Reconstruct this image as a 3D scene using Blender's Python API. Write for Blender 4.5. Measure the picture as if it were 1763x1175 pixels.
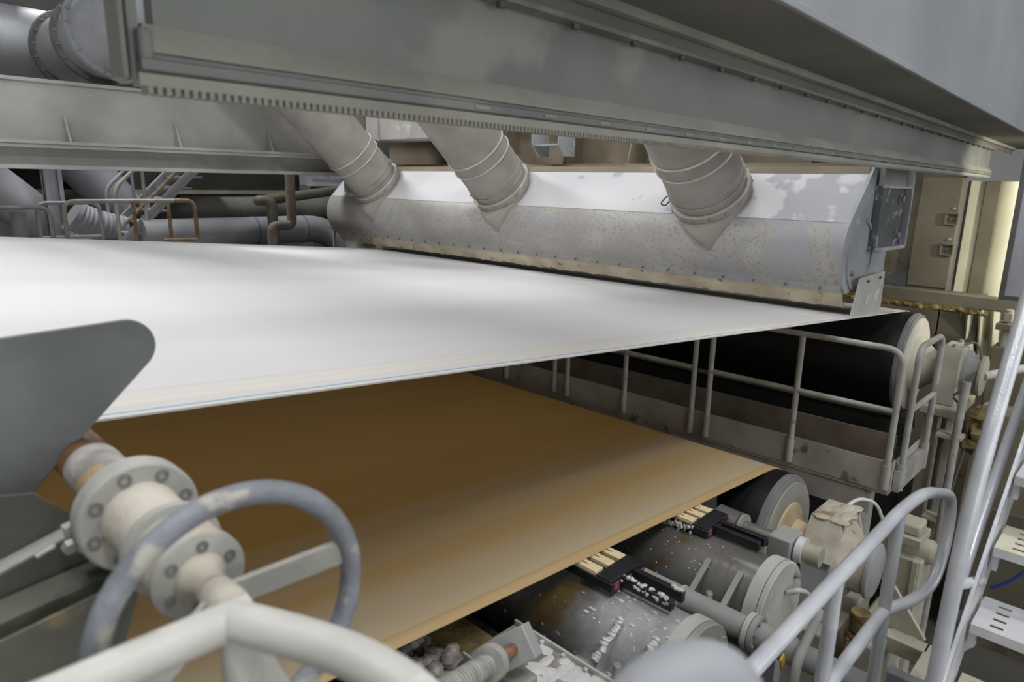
import bpy, math, random
import numpy as np
from mathutils import Vector, Matrix
random.seed(7)
sc = bpy.context.scene
for o in list(bpy.data.objects): bpy.data.objects.remove(o)
COL = sc.collection

# ------------------------------------------------------------------ camera
# X = machine direction, Y = cross direction (away from the tending side), Z = up, metres, eye at the origin
FPX = 1175.0; CXP, CYP = 881.5, 587.5
def _u(v): return v / np.linalg.norm(v)
_dY = _u(np.array([-353 - CXP, 288 - CYP, FPX]))
_dX = np.array([2061 - CXP, 335 - CYP, FPX]); _dX = _u(_dX - _dX.dot(_dY) * _dY)
_dZ = np.cross(_dX, _dY)
if _dZ[1] > 0: _dZ = -_dZ
RW = np.array([_dX, _dY, _dZ])
def at(px, py, X=None, Y=None, Z=None):
    r = RW @ np.array([px - CXP, py - CYP, FPX])
    for i, k in enumerate((X, Y, Z)):
        if k is not None: return Vector((r * (k / r[i])).tolist())
cam = bpy.data.cameras.new('camera'); camo = bpy.data.objects.new('camera', cam); COL.objects.link(camo)
cam.sensor_width = 36; cam.lens = 36 * FPX / 1763; cam.clip_start = 0.02; cam.clip_end = 200
M = Matrix(((RW[0][0], -RW[0][1], -RW[0][2], 0), (RW[1][0], -RW[1][1], -RW[1][2], 0), (RW[2][0], -RW[2][1], -RW[2][2], 0), (0, 0, 0, 1)))
camo.matrix_world = M
cam.dof.use_dof = True; cam.dof.focus_distance = 5.2; cam.dof.aperture_fstop = 3.5
sc.camera = camo

# ------------------------------------------------------------------ world, lights, exposure
w = bpy.data.worlds.new('hall_air'); sc.world = w; w.use_nodes = True
w.node_tree.nodes['Background'].inputs[0].default_value = (0.75, 0.8, 0.9, 1)
w.node_tree.nodes['Background'].inputs[1].default_value = 0.05
sc.view_settings.view_transform = 'Standard'; sc.view_settings.look = 'None'
sc.view_settings.gamma = 1; sc.view_settings.use_curve_mapping = False
sc.view_settings.exposure = 0.0
LAMPS = [  # x, y, z, size x, size y, watts, colour
    (2.35, 2.6, 6.2, 0.9, 2.4, 140, (0.99, 0.99, 1.0)),
    (2.35, 6.5, 6.2, 0.9, 2.4, 120, (0.99, 0.99, 1.0)),
    (6.6, 5.0, 6.2, 0.9, 2.4, 110, (0.99, 0.99, 1.0)),
    (-1.6, 1.6, 6.2, 0.9, 2.4, 190, (0.99, 0.99, 1.0)),
    (-2.2, 7.5, 6.2, 0.9, 2.4, 105, (0.99, 0.99, 1.0)),
    (0.2, -2.5, 6.2, 0.9, 2.4, 260, (0.98, 0.99, 1.0)),
    (5.0, -2.5, 6.2, 0.9, 2.4, 240, (0.98, 0.99, 1.0)),
    (3.0, 12.2, 6.2, 0.9, 2.4, 480, (0.99, 0.99, 1.0)),
]
FILL_GLOW = 2.5

# ------------------------------------------------------------------ materials
def lin(c):
    return tuple((x / 255 / 12.92 if x / 255 <= 0.04045 else ((x / 255 + 0.055) / 1.055) ** 2.4) for x in c)
def mat(name, c1, c2=None, scale=3.0, rough=0.6, metal=0.0, bump=0.0, bscale=60.0, stretch=(1, 1, 1), c3=None, s3=12.0, t3=0.62, speck=None, lo=0.35, hi=0.65):
    m = bpy.data.materials.new(name); m.use_nodes = True
    nt = m.node_tree; b = nt.nodes['Principled BSDF']
    b.inputs['Roughness'].default_value = rough; b.inputs['Metallic'].default_value = metal
    tc = nt.nodes.new('ShaderNodeTexCoord'); mp = nt.nodes.new('ShaderNodeMapping')
    nt.links.new(tc.outputs['Object'], mp.inputs[0]); mp.inputs['Scale'].default_value = stretch
    def noise(s, d=5.0):
        n = nt.nodes.new('ShaderNodeTexNoise'); n.inputs['Scale'].default_value = s; n.inputs['Detail'].default_value = d
        nt.links.new(mp.outputs[0], n.inputs['Vector']); return n
    def ramp(n, a, z):
        r = nt.nodes.new('ShaderNodeMapRange'); r.inputs[1].default_value = a; r.inputs[2].default_value = z
        nt.links.new(n.outputs['Fac'], r.inputs[0]); return r
    def mix(fac, a, bcol):
        x = nt.nodes.new('ShaderNodeMix'); x.data_type = 'RGBA'
        nt.links.new(fac.outputs[0], x.inputs[0])
        if isinstance(a, tuple): x.inputs[6].default_value = (*a, 1)
        else: nt.links.new(a.outputs[2], x.inputs[6])
        x.inputs[7].default_value = (*bcol, 1); return x
    col = lin(c1)
    if c2: col = mix(ramp(noise(scale), lo, hi), col, lin(c2))
    if c3: col = mix(ramp(noise(s3, 8.0), t3, t3 + 0.06), col, lin(c3))
    if speck:
        v = noise(speck[1], 2.0); col = mix(ramp(v, speck[2], speck[2] + 0.03), col, lin(speck[0]))
    if isinstance(col, tuple): b.inputs['Base Color'].default_value = (*col, 1)
    else: nt.links.new(col.outputs[2], b.inputs['Base Color'])
    if bump:
        n = noise(bscale, 4.0); bp = nt.nodes.new('ShaderNodeBump'); bp.inputs['Strength'].default_value = bump; bp.inputs['Distance'].default_value = 0.01
        nt.links.new(n.outputs['Fac'], bp.inputs['Height']); nt.links.new(bp.outputs[0], b.inputs['Normal'])
    return m
MT = {}
MT['hall'] = mat('hall_wall_paint', (190, 190, 186), (170, 170, 166), 0.4, 0.9)
MT['ceil'] = mat('pale_ceiling', (190, 190, 188), (176, 176, 174), 0.5, 0.9)
MT['floor'] = mat('wet_concrete', (90, 88, 82), (60, 58, 54), 0.8, 0.5, bump=0.2, bscale=8)
MT['gantry'] = mat('gantry_dull_paint', (136, 137, 132), (118, 120, 116), 1.6, 0.6, bump=0.08, bscale=40, c3=(142, 141, 134), s3=2.2, t3=0.58, speck=((168, 168, 164), 40, 0.75))
MT['gantry_pale'] = mat('gantry_dusty_rail', (172, 170, 158), (150, 148, 138), 3, 0.75, bump=0.15, bscale=50)
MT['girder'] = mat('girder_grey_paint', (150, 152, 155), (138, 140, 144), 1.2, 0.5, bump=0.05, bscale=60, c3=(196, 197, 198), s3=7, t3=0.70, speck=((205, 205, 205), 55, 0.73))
MT['panel_pale'] = mat('hanging_panel_paint', (214, 214, 222), (200, 200, 208), 3, .5, bump=.05)
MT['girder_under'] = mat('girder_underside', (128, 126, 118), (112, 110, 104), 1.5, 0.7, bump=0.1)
MT['beam'] = mat('rear_beam_dusty', (168, 166, 160), (148, 147, 143), 1.4, 0.7, bump=0.12, bscale=40, c3=(158, 156, 153), s3=4, t3=0.58, speck=((205, 203, 198), 22, 0.76))
MT['beam_brown'] = mat('rust_dusted_beam', (150, 140, 122), (128, 117, 98), 1.8, 0.8, bump=0.15, c3=(138, 126, 106), s3=5, t3=0.6)
MT['hood'] = mat('hood_white_enamel', (216, 216, 218), (206, 206, 209), 1.2, 0.45, bump=0.05, bscale=30, speck=((180, 174, 162), 40, 0.78))
MT['hood_grime_shade'] = mat('hood_bulge_enamel', (184, 182, 178), (168, 165, 160), 3.0, 0.38, bump=0.25, bscale=55, c3=(162, 158, 151), s3=30, t3=0.55, speck=((128, 120, 106), 70, 0.70))  # base darkened for the shade under the bulge; specks and patches are grime
MT['lip'] = mat('hood_lip_stained', (226, 216, 192), (196, 184, 158), 4, 0.8, bump=0.4, bscale=40, c3=(150, 136, 110), s3=9, t3=0.62)
MT['hood_end'] = mat('hood_end_steel', (178, 180, 184), (158, 160, 164), 3, 0.5, bump=0.1, c3=(196, 196, 196), s3=6, t3=0.6)
MT['bracket_dark'] = mat('dark_bracket', (104, 106, 108), (84, 86, 88), 5, 0.6, bump=0.2, c3=(165, 165, 163), s3=9, t3=0.58)
MT['duct'] = mat('dusty_duct_steel', (172, 166, 158), (152, 146, 138), 3, 0.7, bump=0.12, bscale=50, c3=(140, 126, 104), s3=3, t3=0.66, speck=((120, 104, 84), 60, 0.77))
MT['duct_lip'] = mat('pale_sealant', (214, 210, 202), (190, 186, 178), 8, 0.7, bump=0.3)
MT['felt'] = mat('white_felt', (233, 233, 235), (227, 226, 226), 1.0, 0.75, stretch=(0.04, 1.2, 1))
MT['felt_edge'] = mat('felt_cream_edge', (236, 230, 222), (224, 221, 218), 2.0, 0.8, stretch=(0.03, 7, 1))
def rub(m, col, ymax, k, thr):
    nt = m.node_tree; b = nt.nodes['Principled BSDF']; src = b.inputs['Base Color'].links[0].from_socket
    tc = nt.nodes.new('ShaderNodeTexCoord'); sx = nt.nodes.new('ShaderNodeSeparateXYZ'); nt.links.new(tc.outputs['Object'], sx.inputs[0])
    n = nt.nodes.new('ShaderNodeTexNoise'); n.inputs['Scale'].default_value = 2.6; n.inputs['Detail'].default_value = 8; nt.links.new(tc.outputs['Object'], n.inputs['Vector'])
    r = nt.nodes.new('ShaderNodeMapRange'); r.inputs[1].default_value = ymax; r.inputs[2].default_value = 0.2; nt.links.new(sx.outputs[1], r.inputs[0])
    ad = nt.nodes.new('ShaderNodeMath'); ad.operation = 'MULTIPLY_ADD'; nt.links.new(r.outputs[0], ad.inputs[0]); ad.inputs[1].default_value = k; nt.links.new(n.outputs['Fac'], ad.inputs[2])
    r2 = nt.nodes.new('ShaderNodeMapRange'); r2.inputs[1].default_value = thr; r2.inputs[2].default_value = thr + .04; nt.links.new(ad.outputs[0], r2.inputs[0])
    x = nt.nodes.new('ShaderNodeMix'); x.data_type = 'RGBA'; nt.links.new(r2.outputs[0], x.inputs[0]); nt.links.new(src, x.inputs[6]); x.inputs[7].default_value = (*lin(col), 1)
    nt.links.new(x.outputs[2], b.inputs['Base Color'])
rub(MT['hood'], (176, 177, 184), 1.9, .22, .66); rub(MT['hood_grime_shade'], (170, 170, 174), 1.7, .22, .66)
MT['felt_line'] = mat('felt_blue_line', (128, 172, 208), rough=0.8)
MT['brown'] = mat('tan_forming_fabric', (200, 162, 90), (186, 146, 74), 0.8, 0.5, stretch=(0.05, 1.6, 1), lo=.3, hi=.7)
def pale_edge(m, col, y_in, y_out):       # streaked blend to a paler tone towards the near edge of the web
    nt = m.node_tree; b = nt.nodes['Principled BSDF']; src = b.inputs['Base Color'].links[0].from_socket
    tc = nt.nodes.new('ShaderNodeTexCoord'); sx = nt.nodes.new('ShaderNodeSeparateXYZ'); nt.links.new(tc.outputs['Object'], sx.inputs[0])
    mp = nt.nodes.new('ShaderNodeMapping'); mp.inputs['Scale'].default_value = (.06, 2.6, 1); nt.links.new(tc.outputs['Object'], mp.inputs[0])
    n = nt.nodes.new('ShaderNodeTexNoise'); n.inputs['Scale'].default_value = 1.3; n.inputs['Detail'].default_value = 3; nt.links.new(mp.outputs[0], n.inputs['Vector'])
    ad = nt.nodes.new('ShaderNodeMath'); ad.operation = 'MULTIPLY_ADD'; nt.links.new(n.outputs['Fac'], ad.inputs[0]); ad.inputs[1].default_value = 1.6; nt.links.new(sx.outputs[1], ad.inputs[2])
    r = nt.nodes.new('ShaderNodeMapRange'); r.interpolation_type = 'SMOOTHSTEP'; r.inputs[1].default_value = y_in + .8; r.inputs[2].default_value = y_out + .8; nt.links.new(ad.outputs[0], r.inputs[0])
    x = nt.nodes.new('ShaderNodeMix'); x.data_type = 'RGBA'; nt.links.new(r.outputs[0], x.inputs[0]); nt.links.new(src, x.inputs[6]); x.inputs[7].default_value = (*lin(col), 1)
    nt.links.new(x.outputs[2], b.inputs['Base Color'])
pale_edge(MT['brown'], (198, 182, 154), 1.35, -.1)
def thin_cloth(m, fac):                 # woven felt lets some light through
    nt = m.node_tree; b = nt.nodes['Principled BSDF']; o = nt.nodes['Material Output']
    tr = nt.nodes.new('ShaderNodeBsdfTranslucent'); tr.inputs[0].default_value = (.9, .88, .84, 1); mx = nt.nodes.new('ShaderNodeMixShader'); mx.inputs[0].default_value = fac
    nt.links.new(b.outputs[0], mx.inputs[1]); nt.links.new(tr.outputs[0], mx.inputs[2]); nt.links.new(mx.outputs[0], o.inputs[0])
thin_cloth(MT['felt'], .22); thin_cloth(MT['felt_edge'], .22)
MT['brown_edge'] = mat('tan_fabric_edge', (208, 180, 134), (194, 164, 116), 2, 0.6, stretch=(0.05, 12, 1))
MT['rubber'] = mat('black_roll_rubber', (20, 20, 20), (14, 14, 14), 3, 0.45)
MT['roll_face'] = mat('roll_face_paint', (206, 202, 190), (190, 184, 170), 3, 0.6, bump=0.05)
MT['roll_face2'] = mat('roll_face_grey', (160, 156, 148), (146, 142, 134), 3, 0.5)
MT['roll_boss'] = mat('roll_boss_cream', (206, 186, 152), (186, 166, 132), 4, 0.6, bump=0.1)
MT['cream'] = mat('cream_machine_paint', (184, 180, 164), (162, 156, 138), 3, 0.6, bump=0.12, c3=(150, 136, 110), s3=5, t3=0.64)
MT['housing'] = mat('housing_pulp_caked', (196, 188, 172), (168, 158, 140), 6, 0.75, bump=0.5, bscale=22, c3=(140, 122, 92), s3=6, t3=0.60)
MT['housing_g'] = mat('housing_grey', (160, 160, 158), (142, 142, 140), 3, 0.6, bump=0.1)
MT['rail'] = mat('grey_rail_paint', (184, 182, 176), (160, 156, 148), 6, 0.55, bump=0.1, c3=(140, 130, 114), s3=9, t3=0.66)
MT['rail_dark'] = mat('toe_plate_paint', (184, 178, 170), (160, 153, 144), 3, 0.7, bump=0.15, c3=(112, 102, 90), s3=5, t3=0.63)
MT['toe_brown'] = mat('brown_toe_board', (128, 116, 102), (104, 93, 80), 3, 0.8, bump=0.1)
MT['silver'] = mat('silver_rail_paint', (206, 208, 213), (190, 193, 199), 8, 0.30, metal=0.2, bump=0.12, bscale=120, c3=(216, 217, 219), s3=6, t3=0.62, speck=((225, 225, 225), 90, 0.76))
MT['near_rail'] = mat('near_rail_paint', (196, 194, 188), (180, 178, 172), 6, 0.5, bump=0.08, c3=(226, 226, 224), s3=7, t3=0.64)
MT['rust'] = mat('rusty_rail', (162, 148, 126), (128, 98, 66), 9, 0.8, bump=0.2)
MT['galv'] = mat('galvanised_grey', (152, 154, 158), (132, 134, 138), 2, 0.6, bump=0.08)
MT['galv_dark'] = mat('dull_dark_pipe', (110, 110, 106), (90, 90, 84), 2, 0.6, bump=0.08)
MT['green_pipe'] = mat('greenish_pipe', (112, 112, 98), (92, 92, 78), 3, 0.6)
MT['pipe_brown'] = mat('brownish_pipe', (140, 130, 116), (116, 104, 90), 4, 0.7)
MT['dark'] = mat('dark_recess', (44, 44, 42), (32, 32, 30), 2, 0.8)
MT['bigduct'] = mat('silver_duct', (178, 180, 184), (150, 152, 156), 1.5, 0.45, metal=0.25, bump=0.08, bscale=40, speck=((205, 205, 205), 24, 0.75))
MT['flange_dark'] = mat('dark_flange', (122, 122, 120), (104, 104, 102), 6, 0.6)
MT['bolt'] = mat('bolt_steel', (172, 172, 170), (140, 140, 138), 20, 0.45, metal=0.5)
MT['bolt_dark'] = mat('bolt_dull', (104, 104, 100), (84, 84, 82), 20, 0.6)
MT['wet_steel'] = mat('wet_suction_box_steel', (128, 126, 122), (100, 97, 92), 2.2, 0.3, metal=0.35, bump=0.15, bscale=30, c3=(104, 86, 60), s3=3, t3=0.62, speck=((178, 178, 176), 60, 0.72))
MT['wet_steel2'] = mat('pulp_splashed_steel', (172, 173, 176), (118, 116, 112), 2.6, 0.4, metal=0.25, bump=0.3, bscale=22, c3=(112, 92, 62), s3=2.6, t3=0.60, speck=((214, 215, 217), 34, 0.68), lo=0.42, hi=0.58)
MT['cover'] = mat('end_cover_paint', (192, 190, 184), (174, 172, 166), 4, 0.55, bump=0.15, c3=(206, 206, 204), s3=5, t3=0.6)
MT['cover2'] = mat('end_cover_wet', (158, 158, 152), (140, 140, 132), 4, 0.4, bump=0.1)
MT['strip'] = mat('cream_ceramic_strip', (236, 218, 176), (226, 206, 160), 6, 0.45)
MT['black_plastic'] = mat('black_plastic_holder', (38, 40, 46), (28, 30, 34), 8, 0.35)
MT['red'] = mat('red_end_cap', (150, 70, 84), rough=0.5)
MT['foam'] = mat('wet_pulp', (214, 214, 214), (190, 188, 184), 8, 0.35, bump=0.5, bscale=40)
MT['foam_grey'] = mat('grey_pulp', (166, 161, 157), (124, 118, 112), 7, 0.35, bump=0.6, bscale=25)
MT['plate'] = mat('dark_grey_plate', (116, 118, 118), (100, 102, 102), 6, 0.6, bump=0.1, c3=(128, 128, 124), s3=8, t3=0.62, speck=((144, 142, 132), 70, 0.75))
MT['trough'] = mat('olive_trough_steel', (92, 92, 82), (74, 74, 66), 5, 0.6, bump=0.15, c3=(122, 112, 86), s3=6, t3=0.64)
MT['rusted_shaft'] = mat('stained_shaft', (146, 112, 72), (84, 58, 34), 9, 0.6, bump=0.2)
MT['pulpy_shaft'] = mat('pulp_caked_shaft', (206, 202, 196), (120, 116, 114), 9, 0.7, bump=0.5, bscale=35, c3=(168, 148, 112), s3=9, t3=0.6)
MT['flange_paint'] = mat('flange_dusty_paint', (166, 164, 156), (146, 146, 142), 14, 0.6, bump=0.15, c3=(184, 164, 130), s3=10, t3=0.64)
MT['hub'] = mat('hub_dust', (190, 183, 171), (172, 164, 150), 9, 0.75, bump=0.25, bscale=60)
MT['wheel'] = mat('handwheel_paint', (132, 136, 146), (112, 114, 118), 16, 0.55, bump=0.25, bscale=70, c3=(172, 168, 158), s3=14, t3=0.58)
MT['spoke'] = mat('spoke_dust', (172, 170, 162), (150, 150, 144), 14, 0.7, bump=0.2)
MT['spring'] = mat('threaded_rod_steel', (168, 166, 160), (140, 138, 132), 20, 0.45, metal=0.4)
MT['copper'] = mat('rust_rod', (166, 122, 96), (120, 84, 62), 20, 0.5, metal=0.3)
MT['tread'] = mat('tread_aluminium', (206, 206, 208), (190, 190, 193), 7, 0.5, metal=0.1, bump=0.1, c3=(176, 174, 168), s3=5, t3=0.62)
MT['tread_y'] = mat('tread_dusty', (206, 202, 184), (190, 184, 160), 7, 0.6, bump=0.15)
MT['wall_olive'] = mat('frame_panel_paint', (122, 116, 98), (106, 100, 84), 2, 0.7, bump=0.1, c3=(96, 86, 68), s3=3, t3=0.64)
MT['warm_panel'] = mat('pale_cream_sheet', (226, 222, 196), (212, 206, 178), 2, 0.6)
MT['crust'] = mat('crusty_grime', (150, 130, 84), (86, 72, 44), 9, 0.9, bump=0.9, bscale=30)
MT['blue_cable'] = mat('blue_cable', (40, 70, 160), rough=0.5)
MT['cable'] = mat('grey_cable', (96, 92, 86), rough=0.6)
MT['yellow'] = mat('yellow_tag', (206, 180, 70), rough=0.5)
MT['white_hose'] = mat('white_hose', (214, 212, 204), (200, 198, 190), 20, 0.6)
MT['lamp_glow'] = mat('lamp_diffuser', (240, 240, 235), rough=0.5)

# ------------------------------------------------------------------ mesh helpers
class MB:
    def __init__(s): s.v = []; s.f = []
    def _add(s, vs, fs):
        n = len(s.v); s.v += [tuple(p) for p in vs]; s.f += [tuple(i + n for i in q) for q in fs]; return s
    def box(s, x0, x1, y0, y1, z0, z1):
        vs = [(x, y, z) for x in (x0, x1) for y in (y0, y1) for z in (z0, z1)]
        return s._add(vs, [(0, 1, 3, 2), (4, 6, 7, 5), (0, 4, 5, 1), (2, 3, 7, 6), (0, 2, 6, 4), (1, 5, 7, 3)])
    def obox(s, c, a, b, d):
        c, a, b, d = map(Vector, (c, a, b, d))
        if a.cross(b).dot(d) < 0: a = -a
        vs = [c + i * a + j * b + k * d for i in (-1, 1) for j in (-1, 1) for k in (-1, 1)]
        return s._add(vs, [(0, 1, 3, 2), (4, 6, 7, 5), (0, 4, 5, 1), (2, 3, 7, 6), (0, 2, 6, 4), (1, 5, 7, 3)])
    def bar(s, p0, p1, wdt, h, up=(0, 0, 1)):
        p0, p1 = Vector(p0), Vector(p1); d = p1 - p0; t = d.normalized(); sd = t.cross(Vector(up)).normalized(); u = sd.cross(t)
        return s.obox((p0 + p1) / 2, d / 2, sd * wdt / 2, u * h / 2)
    def lathe(s, o, ax, prof, n=32, start=None):
        o = Vector(o); ax = Vector(ax).normalized()
        e = Vector((0, 0, 1)) if abs(ax.z) < 0.9 else Vector((1, 0, 0))
        u = ax.cross(e).normalized(); v = ax.cross(u)
        vs, fs = [], []
        for t, r in prof:
            for k in range(n):
                a = 2 * math.pi * k / n
                vs.append(o + ax * t + (u * math.cos(a) + v * math.sin(a)) * r)
        for i in range(len(prof) - 1):
            for k in range(n):
                k2 = (k + 1) % n
                fs.append((i * n + k, (i + 1) * n + k, (i + 1) * n + k2, i * n + k2))
        fs.append(tuple(range(n))); m = (len(prof) - 1) * n
        fs.append(tuple(m + k for k in reversed(range(n))))
        return s._add(vs, fs)
    def cyl(s, p0, p1, r0, r1=None, n=24):
        p0, p1 = Vector(p0), Vector(p1); r1 = r0 if r1 is None else r1
        return s.lathe(p0, p1 - p0, [(0, r0), ((p1 - p0).length, r1)], n)
    def ring(s, p0, p1, ro, ri, n=32):
        p0, p1 = Vector(p0), Vector(p1); L = (p1 - p0).length
        k = len(s.f); s.lathe(p0, p1 - p0, [(0, ri), (0, ro), (L, ro), (L, ri), (0, ri)], n)
        s.f = s.f[:-2]; return s
    def tube(s, pts, r, n=12, bend=0.0, closed=False, seg=6):
        P = [Vector(p) for p in pts]
        if bend and not closed:
            Q = [P[0]]
            for i in range(1, len(P) - 1):
                a, b, c = P[i - 1], P[i], P[i + 1]
                d1 = (a - b); d2 = (c - b); l = min(bend, d1.length * 0.48, d2.length * 0.48)
                q0 = b + d1.normalized() * l; q1 = b + d2.normalized() * l
                for k in range(seg + 1):
                    t = k / seg; Q.append((1 - t) ** 2 * q0 + 2 * t * (1 - t) * b + t * t * q1)
            Q.append(P[-1]); P = Q
        m = len(P); T = []
        for i in range(m):
            if closed: d = P[(i + 1) % m] - P[i - 1]
            else: d = P[min(i + 1, m - 1)] - P[max(i - 1, 0)]
            T.append(d.normalized())
        e = Vector((0, 0, 1)) if abs(T[0].z) < 0.9 else Vector((1, 0, 0))
        u = T[0].cross(e).normalized(); vs = []
        rr = r if isinstance(r, (list, tuple)) else [r] * m
        for i in range(m):
            u = (u - T[i] * u.dot(T[i])).normalized(); v = T[i].cross(u)
            for k in range(n):
                a = 2 * math.pi * k / n; vs.append(P[i] + (u * math.cos(a) + v * math.sin(a)) * rr[i])
        fs = []
        for i in range(m if closed else m - 1):
            i2 = (i + 1) % m
            for k in range(n):
                k2 = (k + 1) % n; fs.append((i * n + k, i * n + k2, i2 * n + k2, i2 * n + k))
        if not closed: fs += [tuple(reversed(range(n))), tuple((m - 1) * n + k for k in range(n))]
        return s._add(vs, fs)
    def prism(s, poly, a0, a1, axis='y'):
        def p(q, a): return {'y': (q[0], a, q[1]), 'x': (a, q[0], q[1]), 'z': (q[0], q[1], a)}[axis]
        n = len(poly); vs = [p(q, a0) for q in poly] + [p(q, a1) for q in poly]
        fs = [tuple(range(n)), tuple(n + k for k in reversed(range(n)))] + [(k, n + k, n + (k + 1) % n, (k + 1) % n) for k in range(n)]
        return s._add(vs, fs)
    def bolt(s, p, d, r=0.014, h=0.012):
        return s.cyl(Vector(p) - Vector(d).normalized() * h * 0.5, Vector(p) + Vector(d).normalized() * h, r, n=6)
    def blob(s, c, rx, ry, rz, seed=0, n=10, jit=0.3):
        rnd = random.Random(seed); vs, fs = [], []; m = n // 2 + 1
        vs.append((c[0], c[1], c[2] + rz))
        for i in range(1, m):
            th = math.pi * i / m
            for k in range(n):
                a = 2 * math.pi * k / n; j = 1 + rnd.uniform(-jit, jit)
                vs.append((c[0] + rx * j * math.sin(th) * math.cos(a), c[1] + ry * j * math.sin(th) * math.sin(a), c[2] + rz * j * math.cos(th)))
        vs.append((c[0], c[1], c[2] - rz)); L = len(vs) - 1
        for k in range(n):
            fs.append((0, 1 + k, 1 + (k + 1) % n)); fs.append((L, L - n + (k + 1) % n, L - n + k))
        for i in range(m - 2):
            for k in range(n):
                a = 1 + i * n + k; b = 1 + i * n + (k + 1) % n; fs.append((a, a + n, b + n, b))
        return s._add(vs, fs)
    def build(s, name, material, parent=None, loc=(0, 0, 0), bevel=0.0, smooth=True, sub=0, fix=True):
        me = bpy.data.meshes.new(name)
        base = Vector(loc)
        if parent is not None: base = parent['_base_'] if '_base_' in parent.keys() else (0, 0, 0); base = Vector(base)
        me.from_pydata([tuple(Vector(p) - base) for p in s.v], [], s.f); me.update()
        if fix:
            import bmesh
            bm = bmesh.new(); bm.from_mesh(me); bmesh.ops.recalc_face_normals(bm, faces=bm.faces); bm.to_mesh(me); bm.free()
        if smooth:
            me.polygons.foreach_set('use_smooth', [True] * len(me.polygons)); me.set_sharp_from_angle(angle=math.radians(38))
        me.materials.append(MT[material])
        o = bpy.data.objects.new(name, me); COL.objects.link(o)
        if parent is not None: o.parent = parent; o['_base_'] = tuple(base)
        else: o.location = base; o['_base_'] = tuple(base)
        if bevel:
            md = o.modifiers.new('bevel', 'BEVEL'); md.width = bevel; md.segments = 2; md.limit_method = 'ANGLE'; md.angle_limit = math.radians(40); md.harden_normals = False
        if sub:
            md = o.modifiers.new('sub', 'SUBSURF'); md.levels = sub; md.render_levels = sub
        return o
def tag(o, label, cat, group=None, kind=None):
    if label: o['label'] = label
    if cat: o['category'] = cat
    if group: o['group'] = group
    if kind: o['kind'] = kind
    return o
def thing(name, label, cat, loc=(0, 0, 0), group=None):
    o = bpy.data.objects.new(name, None); COL.objects.link(o); o.location = loc; o.empty_display_size = 0.1
    o['_base_'] = tuple(loc); return tag(o, label, cat, group)
def structure(o): o['kind'] = 'structure'; return o
def copy_part(o, delta):
    c = o.copy(); COL.objects.link(c); c.parent = o.parent; c.location = Vector(o.location) + Vector(delta); return c

# ------------------------------------------------------------------ the hall
FZ = -4.3
structure(MB().box(-14, 18, -9, 20, FZ - 0.2, FZ).build('floor', 'floor'))
structure(MB().box(-14, 18, -9, 20, 7.0, 7.2).build('ceiling', 'ceil'))
structure(MB().box(-14, 18, 20, 20.2, FZ, 7.2).build('wall_back', 'hall'))
structure(MB().box(-14, 18, -9.2, -9, FZ, 7.2).build('wall_front', 'hall'))
structure(MB().box(-14.2, -14, -9.2, 20.2, FZ, 7.2).build('wall_left', 'hall'))
structure(MB().box(18, 18.2, -9.2, 20.2, FZ, 7.2).build('wall_right', 'hall'))
structure(MB().box(-4.0, 1.45, -2.0, 0.55, -1.68, -1.62).build('floor_walkway', 'rail_dark'))
gm = bpy.data.materials.new('added_fill_glow'); gm.use_nodes = True
_b = gm.node_tree.nodes['Principled BSDF']; _b.inputs['Base Color'].default_value = (.8, .85, .9, 1)
_b.inputs['Emission Color'].default_value = (.93, .97, 1.0, 1); _b.inputs['Emission Strength'].default_value = FILL_GLOW
MT['glow'] = gm
for i in range(5):  # added glowing panels for frontal fill; no windows known on this wall
    x = -9 + i * 4.6
    wo = structure(MB().box(x - .1, x + 4.1, -9.0, -8.94, -1.1, 4.1).build('added_fill_panel_%d' % (i + 1), 'hall'))
    for j in range(4):
        for k in range(2): MB().box(x + j * 1.0 + .05, x + j * 1.0 + .95, -8.94, -8.92, -.95 + k * 2.5, 1.45 + k * 2.5).build('pane', 'glow', wo)
LAMP_WHERE = ['rectangular hall lamp above the %s' % q for q in ('near edge of the felt', 'far edge of the felt', 'hood', 'near felt edge left of the picture', 'far felt edge left of the picture', 'walkway behind the camera', 'right hand stair', 'rear stair')]
for i, (x, y, z, sx, sy, wt, c) in enumerate(LAMPS):
    t = thing('ceiling_lamp', LAMP_WHERE[i] , 'lamp', (x, y, z), 'hall ceiling lamps')
    MB().box(x - sx / 2 - .05, x + sx / 2 + .05, y - sy / 2 - .05, y + sy / 2 + .05, z + .03, z + .15).build('lamp_body', 'galv', t)
    MB().cyl((x, y, z + .15), (x, y, 7.0), 0.03).build('rod', 'galv', t)
    l = bpy.data.lights.new('lamp_light', 'AREA'); l.shape = 'RECTANGLE'; l.size = sx; l.size_y = sy; l.energy = wt; l.color = c
    lo = bpy.data.objects.new('lamp_light', l); COL.objects.link(lo); lo.location = (0, 0, 0.0); lo.parent = t
# overhead crane girder across the machine (casts the soft band on the felt)
t = thing('crane_girder', 'overhead crane girder spanning the machine above the felt', 'girder', (2.3, 5, 3.0))
MB().box(2.18, 2.52, -4.2, 14.7, 3.0, 3.6).build('girder_box', 'galv', t, bevel=.01)
for yy in (-4, 14.5): MB().box(2.2, 2.5, yy - .2, yy + .2, FZ, 3.0).build('post', 'galv', t)

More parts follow.
